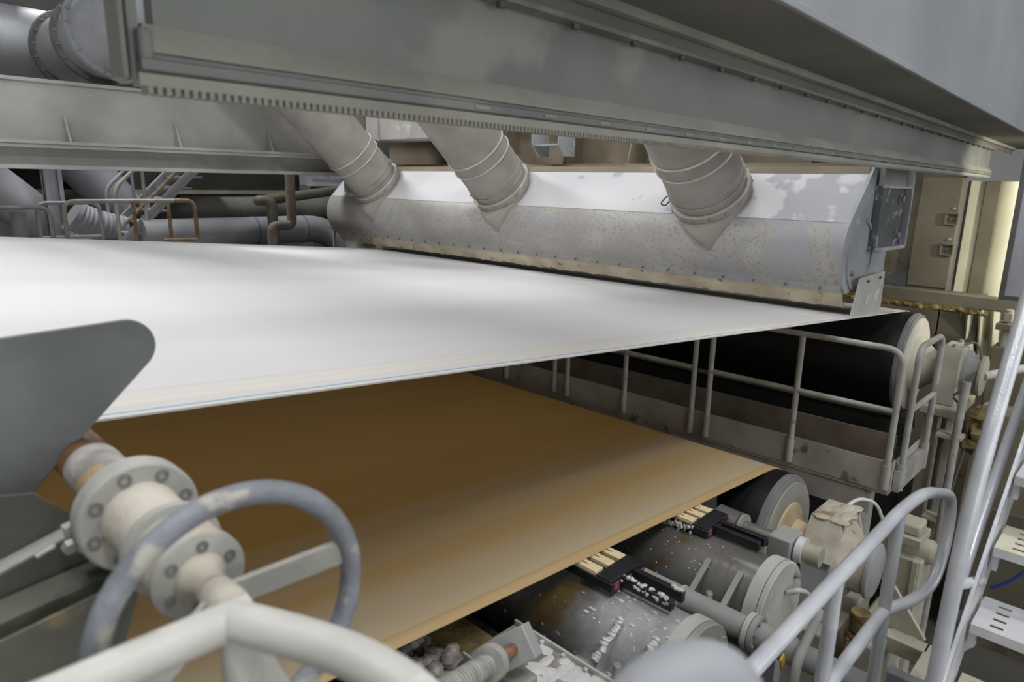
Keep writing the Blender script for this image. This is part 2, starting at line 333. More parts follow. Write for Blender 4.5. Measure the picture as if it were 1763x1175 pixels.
# ------------------------------------------------------------------ fabrics and rolls
YN, YF = 1.80, 8.75
def fabric(name, label, cat, xs, z0, x0, slope, C, R, mats, edge_w, Ydrop, line=None, wrap=115, dx=-.55):
    th = 0.006
    t = thing(name, label, cat, (C[0], YN, C[1]))
    prof = []
    n = 40
    for k in range(n + 1):
        x = xs + (C[0] + R * math.sin(-math.atan(slope)) - xs) * k / n; prof.append((x, z0 + slope * (x - x0)))
    a0 = -math.atan(slope)
    for k in range(1, 25):
        a = a0 + (math.radians(wrap) - a0) * k / 24
        prof.append((C[0] + (R + th) * math.sin(a), C[1] + (R + th) * math.cos(a)))
    lx, lz = prof[-1]; prof.append((lx + dx * Ydrop, lz - Ydrop))
    def sheet(ya, yb, nm, m, off=0.0, par=t):
        mb = MB(); N = []
        for i in range(len(prof)):
            a = Vector(prof[max(i - 1, 0)]); b = Vector(prof[min(i + 1, len(prof) - 1)]); d = (b - a).normalized(); N.append(Vector((-d.y, d.x)))
        vs = []
        for (x, z), nn in zip(prof, N):
            hi = off; lo_ = -th
            vs += [(x + nn.x * hi, ya, z + nn.y * hi), (x + nn.x * hi, yb, z + nn.y * hi), (x + nn.x * lo_, ya, z + nn.y * lo_), (x + nn.x * lo_, yb, z + nn.y * lo_)]
        fs = []
        for i in range(len(prof) - 1):
            b = i * 4; c = b + 4
            fs += [(b, c, c + 1, b + 1), (b + 2, b + 3, c + 3, c + 2), (b, b + 2, c + 2, c), (b + 1, c + 1, c + 3, b + 3)]
        mb._add(vs, fs); return mb.build(nm, m, par)
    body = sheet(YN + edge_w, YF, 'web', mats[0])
    sheet(YN, YN + edge_w, 'edge_band', mats[1])
    if line: sheet(YN + line[0], YN + line[1], 'edge_line', 'felt_line', 0.0006)
    return t
U0X, U0Z, US = 0.42, -0.58, -0.0818
zu = lambda x: U0Z + US * (x - U0X)
C1 = (7.25, zu(7.29) - 0.006 - 0.49); R1 = 0.49
fabric('press_felt', 'wide white felt running over the black roll under the hood', 'felt', -7.5, U0Z, U0X, US, C1, R1, ('felt', 'felt_edge'), 0.24, 1.2, (0.026, 0.034), 62, .55)
L0X, L0Z, LS = 1.30, -1.67, -0.0836
zl = lambda x: L0Z + LS * (x - L0X)
C2 = (4.46, zl(4.5) - 0.006 - 0.42); R2 = 0.42
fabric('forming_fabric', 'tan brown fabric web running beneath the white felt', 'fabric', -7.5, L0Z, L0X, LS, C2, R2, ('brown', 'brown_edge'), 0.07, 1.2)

def roll(name, label, C, R, yface, yend, facem, bossm):
    t = thing(name, label, 'roll', (C[0], yface, C[1]))
    MB().cyl((C[0], yface + .06, C[1]), (C[0], yend, C[1]), R, n=64).build('shell', 'rubber', t)
    MB().lathe((C[0], yface, C[1]), (0, 1, 0), [(0, R - .045), (0.0, R - .03), (.012, R - .012), (.03, R - .012), (.034, R - .004), (.06, R - .004)], 64).build('rim', 'flange_dark', t)
    MB().cyl((C[0], yface - .012, C[1]), (C[0], yface + .03, C[1]), R - .045, n=64).build('end_face', facem, t)
    return t
# upper roll
t = roll('felt_roll', 'large black felt roll with a cream end face, right of the hood', C1, R1, 1.66, 8.95, 'roll_face', 'roll_boss')
MB().lathe((C1[0], 1.66, C1[1]), (0, -1, 0), [(-.01, .30), (.05, .26), (.17, .15), (.34, .12), (.55, .11)], 40).build('journal', 'cream', t)
b = thing('roll_bearing', 'cream bearing housing on the end of the upper felt roll', 'bearing', (C1[0], 1.2, C1[1] - .4))
MB().prism([(C1[0] - .24, C1[1] - .28), (C1[0] - .24, C1[1] + .16), (C1[0] - .17, C1[1] + .25), (C1[0] + .17, C1[1] + .25), (C1[0] + .24, C1[1] + .16), (C1[0] + .24, C1[1] - .28)], 1.24, 1.42).build('block', 'cream', b, bevel=.012)
MB().lathe((C1[0], 1.26, C1[1]), (0, -1, 0), [(0, .215), (.05, .215), (.055, .17), (.15, .165)], 40).build('barrel', 'housing_g', b)
MB().lathe((C1[0], 1.115, C1[1]), (0, -1, 0), [(0, .185), (.022, .185), (.026, .175), (.03, .165)], 40).build('end_disc', 'cream', b)
for s_ in (-1, 1):
    MB().cyl((C1[0] + s_ * .14, 1.33, C1[1] + .25), (C1[0] + s_ * .14, 1.33, C1[1] + .275), .018, n=6).build('bolt', 'bolt', b)
MB().box(C1[0] - .36, C1[0] + .36, 1.18, 1.48, C1[1] - .36, C1[1] - .28).build('foot', 'cream', b, bevel=.01)
tag(MB().tube([(C1[0] - .05, 1.27, C1[1] + .27), (C1[0] + .03, 1.2, C1[1] + .30), (C1[0] - .02, 1.12, C1[1] + .18), (C1[0] - .26, 1.16, C1[1] - .06), (C1[0] - .42, 1.22, C1[1] - .12)], .011, bend=.1, n=8).build('sensor_cable', 'cable', loc=(C1[0], 1.2, C1[1])), 'thin grey cable looping over the upper roll bearing', 'cable')
tag(MB().tube([(C1[0] - .40, 1.22, C1[1] - .15), (C1[0] - .26, 1.12, C1[1] - .30), (C1[0] - .22, 1.1, C1[1] - .62), (C1[0] - .34, 1.12, C1[1] - .95), (C1[0] - .42, 1.14, C1[1] - 1.3)], .011, bend=.14, n=8).build('sensor_cable', 'cable', loc=(C1[0], 1.2, C1[1] - 1)), 'thin grey cable hanging down below the upper roll bearing', 'cable')
hose = thing('corrugated_hose', 'white corrugated hose leaving the bearing end disc to the right', 'hose', (C1[0], 1.0, C1[1]))
p0 = Vector((C1[0], 1.09, C1[1])); p1 = Vector((C1[0] + .6, .62, C1[1] + .13))
pts = []; rr = []
for k in range(61):
    pts.append(p0.lerp(p1, k / 60)); rr.append(.036 + (.005 if k % 2 else 0))
MB().tube(pts, rr, n=16).build('hose_wall', 'white_hose', hose)
# lower roll
t = roll('forming_roll', 'black roll with grey end face carrying the tan fabric', C2, R2, 1.64, 8.95, 'roll_face2', 'roll_boss')
MB().lathe((C2[0], 1.628, C2[1]), (0, -1, 0), [(0, .235), (.012, .23), (.02, .21), (.05, .13), (.22, .10), (.42, .10)], 40).build('boss', 'roll_boss', t)
b = thing('roll_bearing', 'pulp caked bearing housing on the end of the lower roll', 'bearing', (C2[0], 1.2, C2[1] - .4))
zc = C2[1] - .03
MB().prism([(C2[0] - .27, zc - .34), (C2[0] - .27, zc + .10), (C2[0] - .15, zc + .29), (C2[0] + .15, zc + .29), (C2[0] + .27, zc + .10), (C2[0] + .27, zc - .34)], 1.24, 1.43).build('block', 'housing_g', b, bevel=.012)
bb = MB().box(C2[0] - .16, C2[0] + .16, 1.235, 1.435, zc + .275, zc + .318).obox((C2[0] + .215, 1.335, zc + .195), (.075, 0, -.115), (0, .1, 0), (.014, 0, .010)).obox((C2[0] - .215, 1.335, zc + .195), (.075, 0, .115), (0, .1, 0), (-.014, 0, .010))
for k in range(16): bb.blob((C2[0] + random.uniform(-.15, .15), 1.335 + random.uniform(-.09, .09), zc + .315), random.uniform(.03, .06), random.uniform(.03, .06), random.uniform(.008, .018), k, 14, .1)
bb.build('pulp_cake', 'housing', b, bevel=.012)
MB().lathe((C2[0], 1.27, zc), (0, -1, 0), [(0, .27), (.03, .265), (.06, .235), (.09, .20), (.10, .175), (.20, .165)], 40).build('barrel', 'housing', b)
MB().lathe((C2[0], 1.075, zc), (0, -1, 0), [(0, .185), (.02, .185), (.024, .178), (.03, .17)], 40).build('end_disc', 'housing_g', b)
for dx, dz in ((-.16, -.02), (-.20, -.14), (.12, .1)):
    MB().cyl((C2[0] + dx, 1.25, zc + dz), (C2[0] + dx, 1.232, zc + dz), .014, n=6).build('bolt', 'bolt_dark', b)
MB().box(C2[0] - .4, C2[0] + .4, 1.15, 1.5, FZ, zc - .34).build('pedestal', 'cream', b, bevel=.02)
tag(MB().tube([(C2[0] + .10, 1.34, zc + .27), (C2[0] + .22, 1.28, zc + .36), (C2[0] + .38, 1.2, zc + .30), (C2[0] + .45, 1.16, zc + .15)], .012, bend=.08, n=8).build('grease_line', 'white_hose', loc=(C2[0], 1.3, zc)), 'short pale grease line curling from the lower roll bearing', 'cable')

# ------------------------------------------------------------------ hood with ducts
HY0, HY1 = 1.95, 9.6
hood = thing('steam_hood', 'long white enamelled hood above the felt with three duct sockets', 'hood', (6.2, HY0, -0.95))
hc = (6.08, -0.52); hr = 0.38
arc = [(hc[0] + hr * math.cos(math.radians(a)), hc[1] + hr * math.sin(math.radians(a))) for a in np.linspace(139, 228, 16)]
A_ = (6.156, 0.111)
panel = [A_, arc[0], (arc[0][0] + .04, arc[0][1] - .01), (A_[0] + .05, A_[1] - .01)]
MB().prism(panel, HY0, HY1).build('upper_panel', 'hood', hood)
inner = [(hc[0] + (hr - .03) * math.cos(math.radians(a)), hc[1] + (hr - .03) * math.sin(math.radians(a))) for a in np.linspace(139, 228, 16)]
MB().prism(arc + inner[::-1], HY0, HY1).build('bulged_panel', 'hood_grime_shade', hood)
MB().box(arc[0][0] - .004, arc[0][0] + .02, HY0, HY1, arc[0][1] - .006, arc[0][1] - .002).build('seam', 'bolt_dark', hood)
MB().prism([A_, (A_[0] + .05, A_[1]), (A_[0] + .07, A_[1] + .065), (A_[0] + .03, A_[1] + .065)], HY0, HY1).build('top_strip', 'beam_brown', hood)
MB().box(A_[0] + .05, 6.78, HY0, HY1, A_[1] + .02, A_[1] + .055).build('roof', 'hood', hood)
MB().box(6.74, 6.78, HY0, HY1, -.85, A_[1] + .02).build('back_panel', 'hood', hood)
MB().box(5.9, 6.74, HY0, HY1, -.86, -.83).build('base_panel', 'dark', hood)
# lip
le = arc[-1]
MB().prism([(le[0] - .02, le[1] + .02), (le[0] + .06, le[1] - .01), (le[0] + .09, le[1] - .06), (le[0] + .01, le[1] - .04)], HY0 - .01, HY1).build('lip_flange', 'hood_grime_shade', hood)
lip = MB(); rnd = random.Random(3); N = 160; vs = []
for k in range(N + 1):
    y = HY0 - .015 + (HY1 - HY0) * k / N; d = rnd.uniform(0, .016)
    vs += [(le[0] + .02, y, le[1] - .04), (le[0] + .10, y, le[1] - .175 + d), (le[0] + .035, y, le[1] - .04), (le[0] + .115, y, le[1] - .175 + d)]
fs = []
for k in range(N):
    b_ = k * 4; c_ = b_ + 4; fs += [(b_, b_ + 1, c_ + 1, c_), (b_ + 2, c_ + 2, c_ + 3, b_ + 3), (b_ + 1, b_ + 3, c_ + 3, c_ + 1), (b_, c_, c_ + 2, b_ + 2)]
lip._add(vs, fs).build('lip_strip', 'lip', hood)
first = None
for k in range(26):
    y = HY0 + .15 + k * .29
    if first is None: first = MB().cyl((le[0] - .015, y, le[1] - .01), (le[0] - .028, y, le[1] - .02), .011, n=6).build('bolt', 'flange_dark', hood)
    else: copy_part(first, (0, .29 * k, 0))
# near end plate
endpoly = [A_, *arc, (le[0] + .05, -.85), (6.80, -.85), (6.80, .10), (6.6, .16), (A_[0] + .05, A_[1] + .06)]
ep = MB().prism(endpoly, HY0 - .03, HY0).build('end_plate', 'hood_end', hood)
MB().prism(endpoly, HY1, HY1 + .03).build('end_plate', 'hood_end', hood)
MB().ring((6.1, HY0 - .045, -.55), (6.1, HY0 - .03, -.55), .30, .275, 40).build('ring_weld', 'hood_end', hood)
for dx, dz in ((.02, .30), (.18, .05), (-.14, -.14)):
    MB().cyl((6.1 + dx, HY0 - .03, -.55 + dz), (6.1 + dx, HY0 - .055, -.55 + dz), .022, n=6).build('bolt', 'bolt', hood)
# hanging flap by the near end
fl = [at(1480, 480, Y=1.86), at(1522, 467, Y=1.86), at(1512, 541, Y=1.86), at(1463, 544, Y=1.86)]
MB().prism([(p.x, p.z) for p in fl], 1.85, 1.862).build('end_flap', 'cover', hood)
for q in (.25, .75):
    p = fl[0].lerp(fl[1], q) + Vector((0.02, 0, -.04)); MB().cyl((p.x, 1.85, p.z), (p.x, 1.835, p.z), .014, n=6).build('bolt', 'bolt_dark', hood)
# mounting bracket box at the near end
br = [at(1497, 330, Y=1.86), at(1557, 318, Y=1.86), at(1560, 412, Y=1.86), at(1508, 428, Y=1.86)]
x0, x1 = 6.28, 6.92; z0, z1 = -.50, .02
bk = thing('hood_bracket', 'dark flanged mounting bracket bolted to the near hood end', 'bracket', (6.6, 1.86, z0))
MB().box(x0, x1, 1.86, 1.915, z0, z1).build('web_plate', 'bracket_dark', bk)
MB().box(x0 - .02, x1, 1.80, 1.86, z0 - .02, z0 + .01).build('flange', 'hood_end', bk, bevel=.004)
MB().box(x0 - .02, x1, 1.81, 1.86, z1 - .02, z1).build('flange', 'hood_end', bk, bevel=.004)
MB().box(x1 - .02, x1 + .01, 1.80, 1.86, z0 - .02, z1 + .2).build('flange', 'hood_end', bk, bevel=.004)
MB().box(x0, x1, 1.86, 1.90, z1, z1 + .2).build('upper_plate', 'housing_g', bk)
for zz in (-.09, -.40): MB().lathe((x1 - .16, 1.86, zz), (0, -1, 0), [(0, .045), (.012, .045), (.013, .03), (.04, .03)], 6).build('bolt', 'bolt', bk)

DV = Vector((-1, 0, .97)).normalized()
for yd, who in ((3.2, 'nearest grey air duct entering the hood beside its near end'), (5.93, 'middle grey air duct entering the white hood'), (8.5, 'farthest grey air duct entering the hood beside the rear beam')):
    t = thing('air_duct', who, 'duct', (5.9, yd, -.04), 'three air ducts on the hood')
    o = Vector((5.86, yd, -.055)); n_ = 48; r = .345
    MB().lathe(o + DV * .02, DV, [(0, r * .97), (.10, r * .97), (.10, r), (.42, r), (.42, r * 1.01), (.95, r * 1.03), (2.6, r * 1.10)], n_).build('duct_wall', 'duct', t)
    for s_, k_ in ((.115, 1.02), (.19, 1.0), (.46, 1.03), (.60, 1.035)):
        q = o + DV * s_; MB().tube([q + (Vector((0, 1, 0)) * math.cos(a) + DV.cross(Vector((0, 1, 0))) * math.sin(a)) * r * k_ for a in np.linspace(0, 2 * math.pi, 49)[:-1]], .009, n=8, closed=True).build('seam_band', 'duct_lip' if s_ > .4 else 'duct', t)
    MB().ring(o - DV * .03, o + DV * .02, r * 1.085, r * .9, n_).build('flange', 'duct', t)
    MB().ring(o + DV * .02, o + DV * .032, r * 1.07, r * .98, n_).build('sealant', 'duct_lip', t)
    for k in range(16):
        a = 2 * math.pi * k / 16; q = o + (Vector((0, 1, 0)) * math.cos(a) + DV.cross(Vector((0, 1, 0))) * math.sin(a)) * r * 1.085
        MB().cyl(q - DV * .015, q + DV * .008, .012, n=6).build('bolt', 'bolt', t)
    # socket: tapers into the bulged panel
    U = Vector((0, 1, 0)); V = DV.cross(U)
    if V.z > 0: V = -V          # V points down-left, along the hood face
    prof = []
    mb = MB(); vs = []; fs = []; ns = 40
    tip = Vector((5.695, yd - .13, -.58))
    for i in range(7):
        s_ = i / 6
        for k in range(ns):
            a = 2 * math.pi * k / ns; base = o - DV * .03 + (U * math.cos(a) + V * math.sin(a)) * r
            # lower half draws in to a point on the hood bulge, upper half sinks straight in
            dwn = max(0, math.sin(a))
            apex = Vector((tip.x + .22 * (1 - dwn), tip.y + (base.y - yd) * .14, tip.z + .06 * (1 - dwn)))
            up_ = min(1.0, max(0.0, -math.sin(a)) * 2.5)
            endp = apex.lerp(base - DV * .4, up_)
            p_ = base.lerp(endp, s_)
            p_.y = base.y + (endp.y - base.y) * s_ ** (1.9 if math.cos(a) < 0 else 1.35); p_.x -= .07 * math.sin(math.pi * s_) * max(dwn, .35) * (1 - up_)
            vs.append(p_)
    for i in range(6):
        for k in range(ns):
            k2 = (k + 1) % ns; fs.append((i * ns + k, i * ns + k2, (i + 1) * ns + k2, (i + 1) * ns + k))
    mb._add(vs, fs).build('socket', 'duct', t)
    q = o + V * .15 - U * -r * .9
    lp = o + U * r * 1.09 + V * .03
    MB().tube([lp, lp + Vector((-.05, .05, -.05)), lp + Vector((-.05, .10, -.11)), lp + Vector((-.02, .06, -.13)), lp + Vector((0, .0, -.04))], .007, n=6, bend=.05).build('wire_loop', 'cable', t)

# support beam and brackets behind the hood
sb = thing('hood_support_beam', 'brown dusty beam running above and behind the white hood', 'beam', (7.0, 2, .2))
MB().box(6.95, 7.0, 2.0, 10.2, .20, 1.1).build('web', 'beam_brown', sb)
MB().box(6.55, 7.1, 2.0, 10.2, .185, .215).build('bottom_flange', 'beam_brown', sb)
MB().box(6.5, 7.2, 2.0, 10.2, 1.1, 1.15).build('top_flange', 'beam_brown', sb)
for yy in (2.6, 3.6, 4.65, 5.6, 6.7, 7.8): MB().prism([(6.6, .215), (6.95, .215), (6.95, 1.1), (6.82, 1.1)], yy, yy + .02).build('gusset', 'beam_brown', sb)
MB().box(6.85, 7.15, 9.8, 10.0, FZ, .185).build('post', 'beam_brown', sb); MB().box(7.1, 9.03, 2.5, 2.75, .25, .55).build('side_arm', 'beam_brown', sb)
hb = thing('header_duct', 'white box header behind the ducts above the far hood end', 'duct', (6.6, 8.6, .42))
MB().box(6.0, 6.48, 7.3, 8.95, .53, 1.35).build('casing', 'cover', hb, bevel=.02)
MB().box(5.98, 6.0, 8.6, 8.63, .53, 1.35).build('seam_strip', 'hood_end', hb)
for yy in (9.42, 5.65):
    g = thing('hanger_bracket', 'folded steel bracket hanging %s the duct openings' % ('between the far and middle duct below' if yy > 9 else 'just right of the middle duct beside'), 'bracket', (6.5, yy, .3))
    MB().prism([(6.3, .56), (6.3, .44), (6.42, .30), (6.6, .30), (6.6, .56)], yy - .22, yy - .20).build('side_plate', 'hood_end', g)
    MB().prism([(6.3, .56), (6.3, .44), (6.42, .30), (6.6, .30), (6.6, .56)], yy + .20, yy + .22).build('side_plate', 'hood_end', g)
    MB().box(6.32, 6.6, yy - .2, yy + .2, .42, .44).build('shelf_plate', 'hood_end', g)

# ------------------------------------------------------------------ gantry beam with rack
G0 = Vector((.41, 1.28, .128)); GA = Vector((1, .046, 0)).normalized(); GN = Vector((0.046, -1, 0)).normalized()
def gp(u, n_, z): return G0 + GA * u + GN * n_ + Vector((0, 0, z))
def gext(poly, u0, u1):
    mb = MB(); n = len(poly)
    vs = [gp(u0, q[0], q[1]) for q in poly] + [gp(u1, q[0], q[1]) for q in poly]
    fs = [tuple(range(n)), tuple(n + k for k in reversed(range(n)))] + [(k, n + k, n + (k + 1) % n, (k + 1) % n) for k in range(n)]
    return mb._add(vs, fs)
GL = 8.75
g = thing('rack_beam', 'long grey beam with a toothed rack along its bottom edge', 'beam', tuple(gp(0, 0, 0)))
gext([(.0, .012), (.03, .012), (.03, .032), (0, .032)], 0, GL).build('rack_bar', 'gantry_pale', g)
pitch = .0145; tooth = None
tm = gext([(.0, 0), (.03, 0), (.03, .0125), (0, .0125)], .012, .020)
tooth = tm.build('rack_tooth', 'gantry_pale', g)
for k in range(1, 150): copy_part(tooth, GA * pitch * k)
rest = MB()
for k in range(150, int(GL / pitch) - 2):
    q = gext([(.0, 0), (.03, 0), (.03, .0125), (0, .0125)], .012 + pitch * k, .020 + pitch * k); rest._add(q.v, q.f)
rest.build('rack_teeth', 'gantry_pale', g)['kind'] = 'stuff'
gext([(-.03, .032), (.022, .032), (.045, .036), (.045, .052), (.030, .056), (.030, .064), (-.03, .064)], 0, GL).build('rail', 'gantry', g)
gext([(-.03, .064), (.040, .064), (.036, .075), (.004, .112), (-.03, .112)], 0.02, GL).build('rail_shoulder', 'gantry_pale', g)
gext([(-.03, .112), (.002, .112), (.002, .295), (-.03, .295)], 0.04, GL).build('web', 'gantry', g)
gext([(-.06, .295), (.055, .295), (.055, .308), (-.06, .308)], 0.04, GL).build('top_flange', 'gantry', g)
bt = None
u = .55
while u < GL - .2:
    c = gp(u, .034, .295); b_ = MB().cyl(c + Vector((0, 0, .002)), c - Vector((0, 0, .013)), .013, n=6).build('bolt', 'bolt_dark', g); u += .30
u = .75
while u < GL - .2:
    gext([(.045, .041), (.049, .041), (.049, .047), (.045, .047)], u, u + .05).build('rail_clip', 'gantry_pale', g); u += .26
# left end plates of the rack beam
gext([(-.05, .02), (.02, .02), (.02, .34), (-.05, .34)], -.008, .01).build('end_plate', 'gantry', g, bevel=.003)
gext([(-.02, .02), (.035, .02), (.035, .30), (-.02, .30)], -.026, -.016).build('end_plate', 'gantry', g, bevel=.003)
gext([(.0, .05), (.045, .05), (.045, .10), (.0, .10)], .0, .022).build('end_stop', 'gantry', g, bevel=.006)
gd = thing('box_girder', 'large grey box girder with weld drips at the upper right corner', 'girder', tuple(gp(2, .2, .372)))
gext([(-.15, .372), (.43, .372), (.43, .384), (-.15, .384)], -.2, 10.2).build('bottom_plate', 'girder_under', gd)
gext([(.43, .366), (.448, .366), (.448, .392), (.43, .392)], -.2, 10.2).build('edge_bar', 'girder', gd, bevel=.003)
gext([(.41, .384), (.425, .384), (.425, 1.5), (.41, 1.5)], -.2, 10.2).build('side_plate', 'girder', gd)
gext([(-.15, .384), (-.12, .384), (-.12, 1.5), (-.15, 1.5)], -.2, 10.2).build('side_plate', 'girder', gd)
gext([(-.15, 1.5), (.44, 1.5), (.44, 1.53), (-.15, 1.53)], -.2, 10.2).build('top_plate', 'girder', gd)
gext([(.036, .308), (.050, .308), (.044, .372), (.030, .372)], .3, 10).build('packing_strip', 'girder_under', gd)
gext([(.05, .345), (.085, .345), (.085, .372), (.05, .372)], .3, 10).build('light_gap_strip', 'gantry_pale', gd)  # pale strip stands in for light leaking through the gap
gext([(.425, .392), (.43, .392), (.43, .40), (.425, .40)], -.2, 10.2).build('weld_bead', 'gantry_pale', gd)

# ------------------------------------------------------------------ rear beam
RY = 9.2
rb = thing('rear_beam', 'deep dusty beam at the far left with an I section along its foot', 'beam', (0, RY, .03))
MB().box(-8, 6.2, RY - .02, RY + .03, .33, .955).build('deep_web', 'beam', rb)
MB().box(-8, 6.2, RY - .05, RY + .12, .945, .985).build('top_edge', 'beam', rb, bevel=.006)
MB().box(-8, 6.2, RY - .22, RY + .22, .295, .33).build('upper_flange', 'beam', rb, bevel=.004)
MB().box(-8, 6.2, RY - .02, RY + .02, .075, .295).build('foot_web', 'beam', rb)
MB().box(-8, 6.2, RY - .22, RY + .22, .03, .075).build('lower_flange', 'beam', rb, bevel=.004)
MB().box(-8, 6.2, RY - .20, RY - .14, .255, .295).build('ledge', 'beam', rb, bevel=.004)
for px_, y0_, y1_ in ((118, 197, 241), (307, 206, 247), (465, 214, 252)):
    q = at(px_, y1_, Y=RY - .1); h_ = .27
    MB().prism([(RY - .19, .33), (RY - .02, .33), (RY - .02, .33 + h_), (RY - .06, .33 + h_)], q.x - .012, q.x + .012, 'x').build('gusset', 'beam', rb)
for xx in (-6, 6.0): MB().box(xx - .15, xx + .15, RY - .15, RY + .15, FZ, .03).build('post', 'beam', rb)

# big duct upper left
bd = thing('exhaust_duct', 'fat silver exhaust duct with bolted flanges above the rear beam', 'duct', (2.73, 10.3, 1.0))
pth = [Vector((-5, 11.1, 1.63)), Vector((1.9, 11.1, 1.63)), Vector((2.25, 11.08, 1.62)), Vector((2.52, 10.97, 1.59)), Vector((2.66, 10.78, 1.55)), Vector((2.710, 10.5, 1.51)), Vector((2.730, 10.1, 1.51)), Vector((2.760, 9.75, 1.53)), Vector((2.830, 9.4, 1.58)), Vector((2.930, 9.0, 1.72)), Vector((3.050, 8.65, 1.98)), Vector((3.150, 8.42, 2.4)), Vector((3.190, 8.36, 3.0)), Vector((3.190, 8.36, 6.9))]
MB().tube(pth, [.42, .42, .42, .42, .42, .415, .42, .44, .47, .50, .53, .55, .55, .55], n=56).build('duct_wall', 'bigduct', bd)
def flange(c, ax, r, nb, par, m='flange_dark'):
    ax = Vector(ax).normalized(); f_ = MB().ring(c - ax * .03, c + ax * .03, r + .055, r - .03, 48).build('flange', m, par)
    e = ax.cross(Vector((0.430, 0, 1))).normalized(); v = ax.cross(e)
    for k in range(nb):
        a = 2 * math.pi * k / nb; q = c + (e * math.cos(a) + v * math.sin(a)) * (r + .03)
        MB().cyl(q - ax * .05, q + ax * .05, .016, n=6).build('bolt', 'bolt', f_)
flange(Vector((2.70, 10.62, 1.525)), (.22, -1, -.1), .42, 18, bd)
flange(Vector((2.765, 9.72, 1.535)), (.14, -1, .12), .445, 20, bd)
flange(Vector((2.830, 9.40, 1.58)), (.22, -1, .22), .47, 20, bd, 'galv')
for xx in (-3.5, .3): MB().box(xx - .1, xx + .1, 10.95, 11.25, .3, 1.24).build('saddle', 'galv', bd)
MB().box(-8, 2.6, 10.9, 11.3, .1, .3).build('bearer', 'galv', bd)
tag(MB().prism([(9.15, .98), (9.35, .98), (9.28, 1.2), (9.22, 1.2)], 3.26, 3.30, 'x').build('lifting_lug', 'beam', loc=(3.28, 9.25, .98)), 'small pale upright lug on top of the rear beam', 'lug')

# ------------------------------------------------------------------ far left background
def rail_loop(name, label, pts, r, m, extra=(), group=None, loc=None, bend=.14):
    t = thing(name, label, 'railing', tuple(loc or pts[0]), group)
    MB().tube(pts, r, n=12, bend=bend).build('rail_tube', m, t)
    for a, b, mm in extra: MB().tube([a, b], r * .9, n=10).build('post' if abs(Vector(a).x - Vector(b).x) < .1 else 'cross_bar', mm, t)
    return t
PZ = -1.45
structure(MB().box(-4, 5.0, 10.4, 13.5, PZ - .08, PZ).build('floor_rear_platform', 'rail_dark'))
a = at(108, 347, Y=11); b = at(335, 351, Y=11); z_ = a.z
rail_loop('far_railing', 'grey arched railing with a rusty right end beyond the felt', [(a.x, 11, PZ), (a.x, 11, z_), (b.x, 11, z_), (b.x, 11, PZ)], .030, 'rail',
          [((at(230, 360, Y=11).x, 11, PZ), (at(230, 360, Y=11).x, 11, z_), 'rust'), ((at(297, 360, Y=11).x, 11.15, PZ), (at(297, 360, Y=11).x, 11.15, z_ - .02), 'rust'), ((b.x - .5, 11, at(300, 413, Y=11).z), (b.x, 11, at(330, 413, Y=11).z), 'rust')], loc=(a.x, 11, PZ))
MB().tube([(b.x - .30, 11, z_ + .001), (b.x, 11, z_ + .001), (b.x, 11, PZ)], .0315, n=12, bend=.14).build('rusty_end', 'rust', bpy.data.objects['far_railing'])
a2 = at(85, 357, Y=10.6)
rail_loop('far_railing', 'short grey railing with one rounded corner at the left edge', [(-3, 10.6, a2.z), (a2.x, 10.6, a2.z), (a2.x, 10.6, PZ)], .030, 'rail', [((-1, 10.6, PZ), (-1, 10.6, a2.z), 'rail'), ((1.35, 10.6, PZ), (1.35, 10.6, a2.z), 'rail')], loc=(a2.x, 10.6, PZ))
a3 = at(62, 350, Y=12.2); b3 = at(170, 347, Y=12.2)
rail_loop('far_railing', 'pale grey railing loop behind the two arched railings at left', [(a3.x, 12.2, PZ), (a3.x, 12.2, a3.z), (b3.x, 12.2, a3.z), (b3.x, 12.2, PZ)], .030, 'galv', [((a3.x, 12.2, at(60, 410, Y=12.2).z), (b3.x, 12.2, at(170, 407, Y=12.2).z), 'galv')], loc=(a3.x, 12.2, PZ))
# pale post with junction at the far left
pp = thing('junction_post', 'pale squat post between the leftmost railings', 'post', (1.75, 11.4, PZ))
q = at(32, 380, Y=11.4); MB().cyl((q.x, 11.4, PZ), (q.x, 11.4, q.z + .12), .09, n=16).build('post_body', 'galv', pp); MB().cyl((q.x, 11.4, q.z + .12), (q.x, 11.4, q.z + .2), .05, n=12).build('cap', 'hood_end', pp)
# stair at the back
st = thing('rear_stair', 'grey steel stair with handrails climbing right below the rear beam', 'stair', (3.6, 12.4, PZ))
sY = 12.0; s0 = at(205, 418, Y=sY); s1 = at(352, 270, Y=sY); sd = (s1 - s0); sdn = sd.normalized()
for yy, mm in ((sY, 'galv'), (sY + 1.0, 'galv')):
    MB().bar((s0.x - .1, yy, s0.z - .1), (s1.x + .5, yy, s1.z + .5), .02, .05, (0, 0, 1)).build('stringer_edge', 'hood_end', st)
    nrm = Vector((sdn.z, 0, -sdn.x)); hh = .10 if yy == sY else .36; q0 = Vector((s0.x, yy + .01, s0.z)) + nrm * (hh / 2 + .02); q1 = Vector((s1.x + .5, yy + .01, s1.z + .5)) + nrm * (hh / 2 + .02)
    MB().bar(q0, q1, .02, hh).build('stringer', mm, st)
for k in range(9):
    p = s0.lerp(s1, k / 7.5); MB().box(p.x - .02, p.x + .24, sY + .02, sY + .98, p.z - .08, p.z - .05).build('tread', 'galv', st)
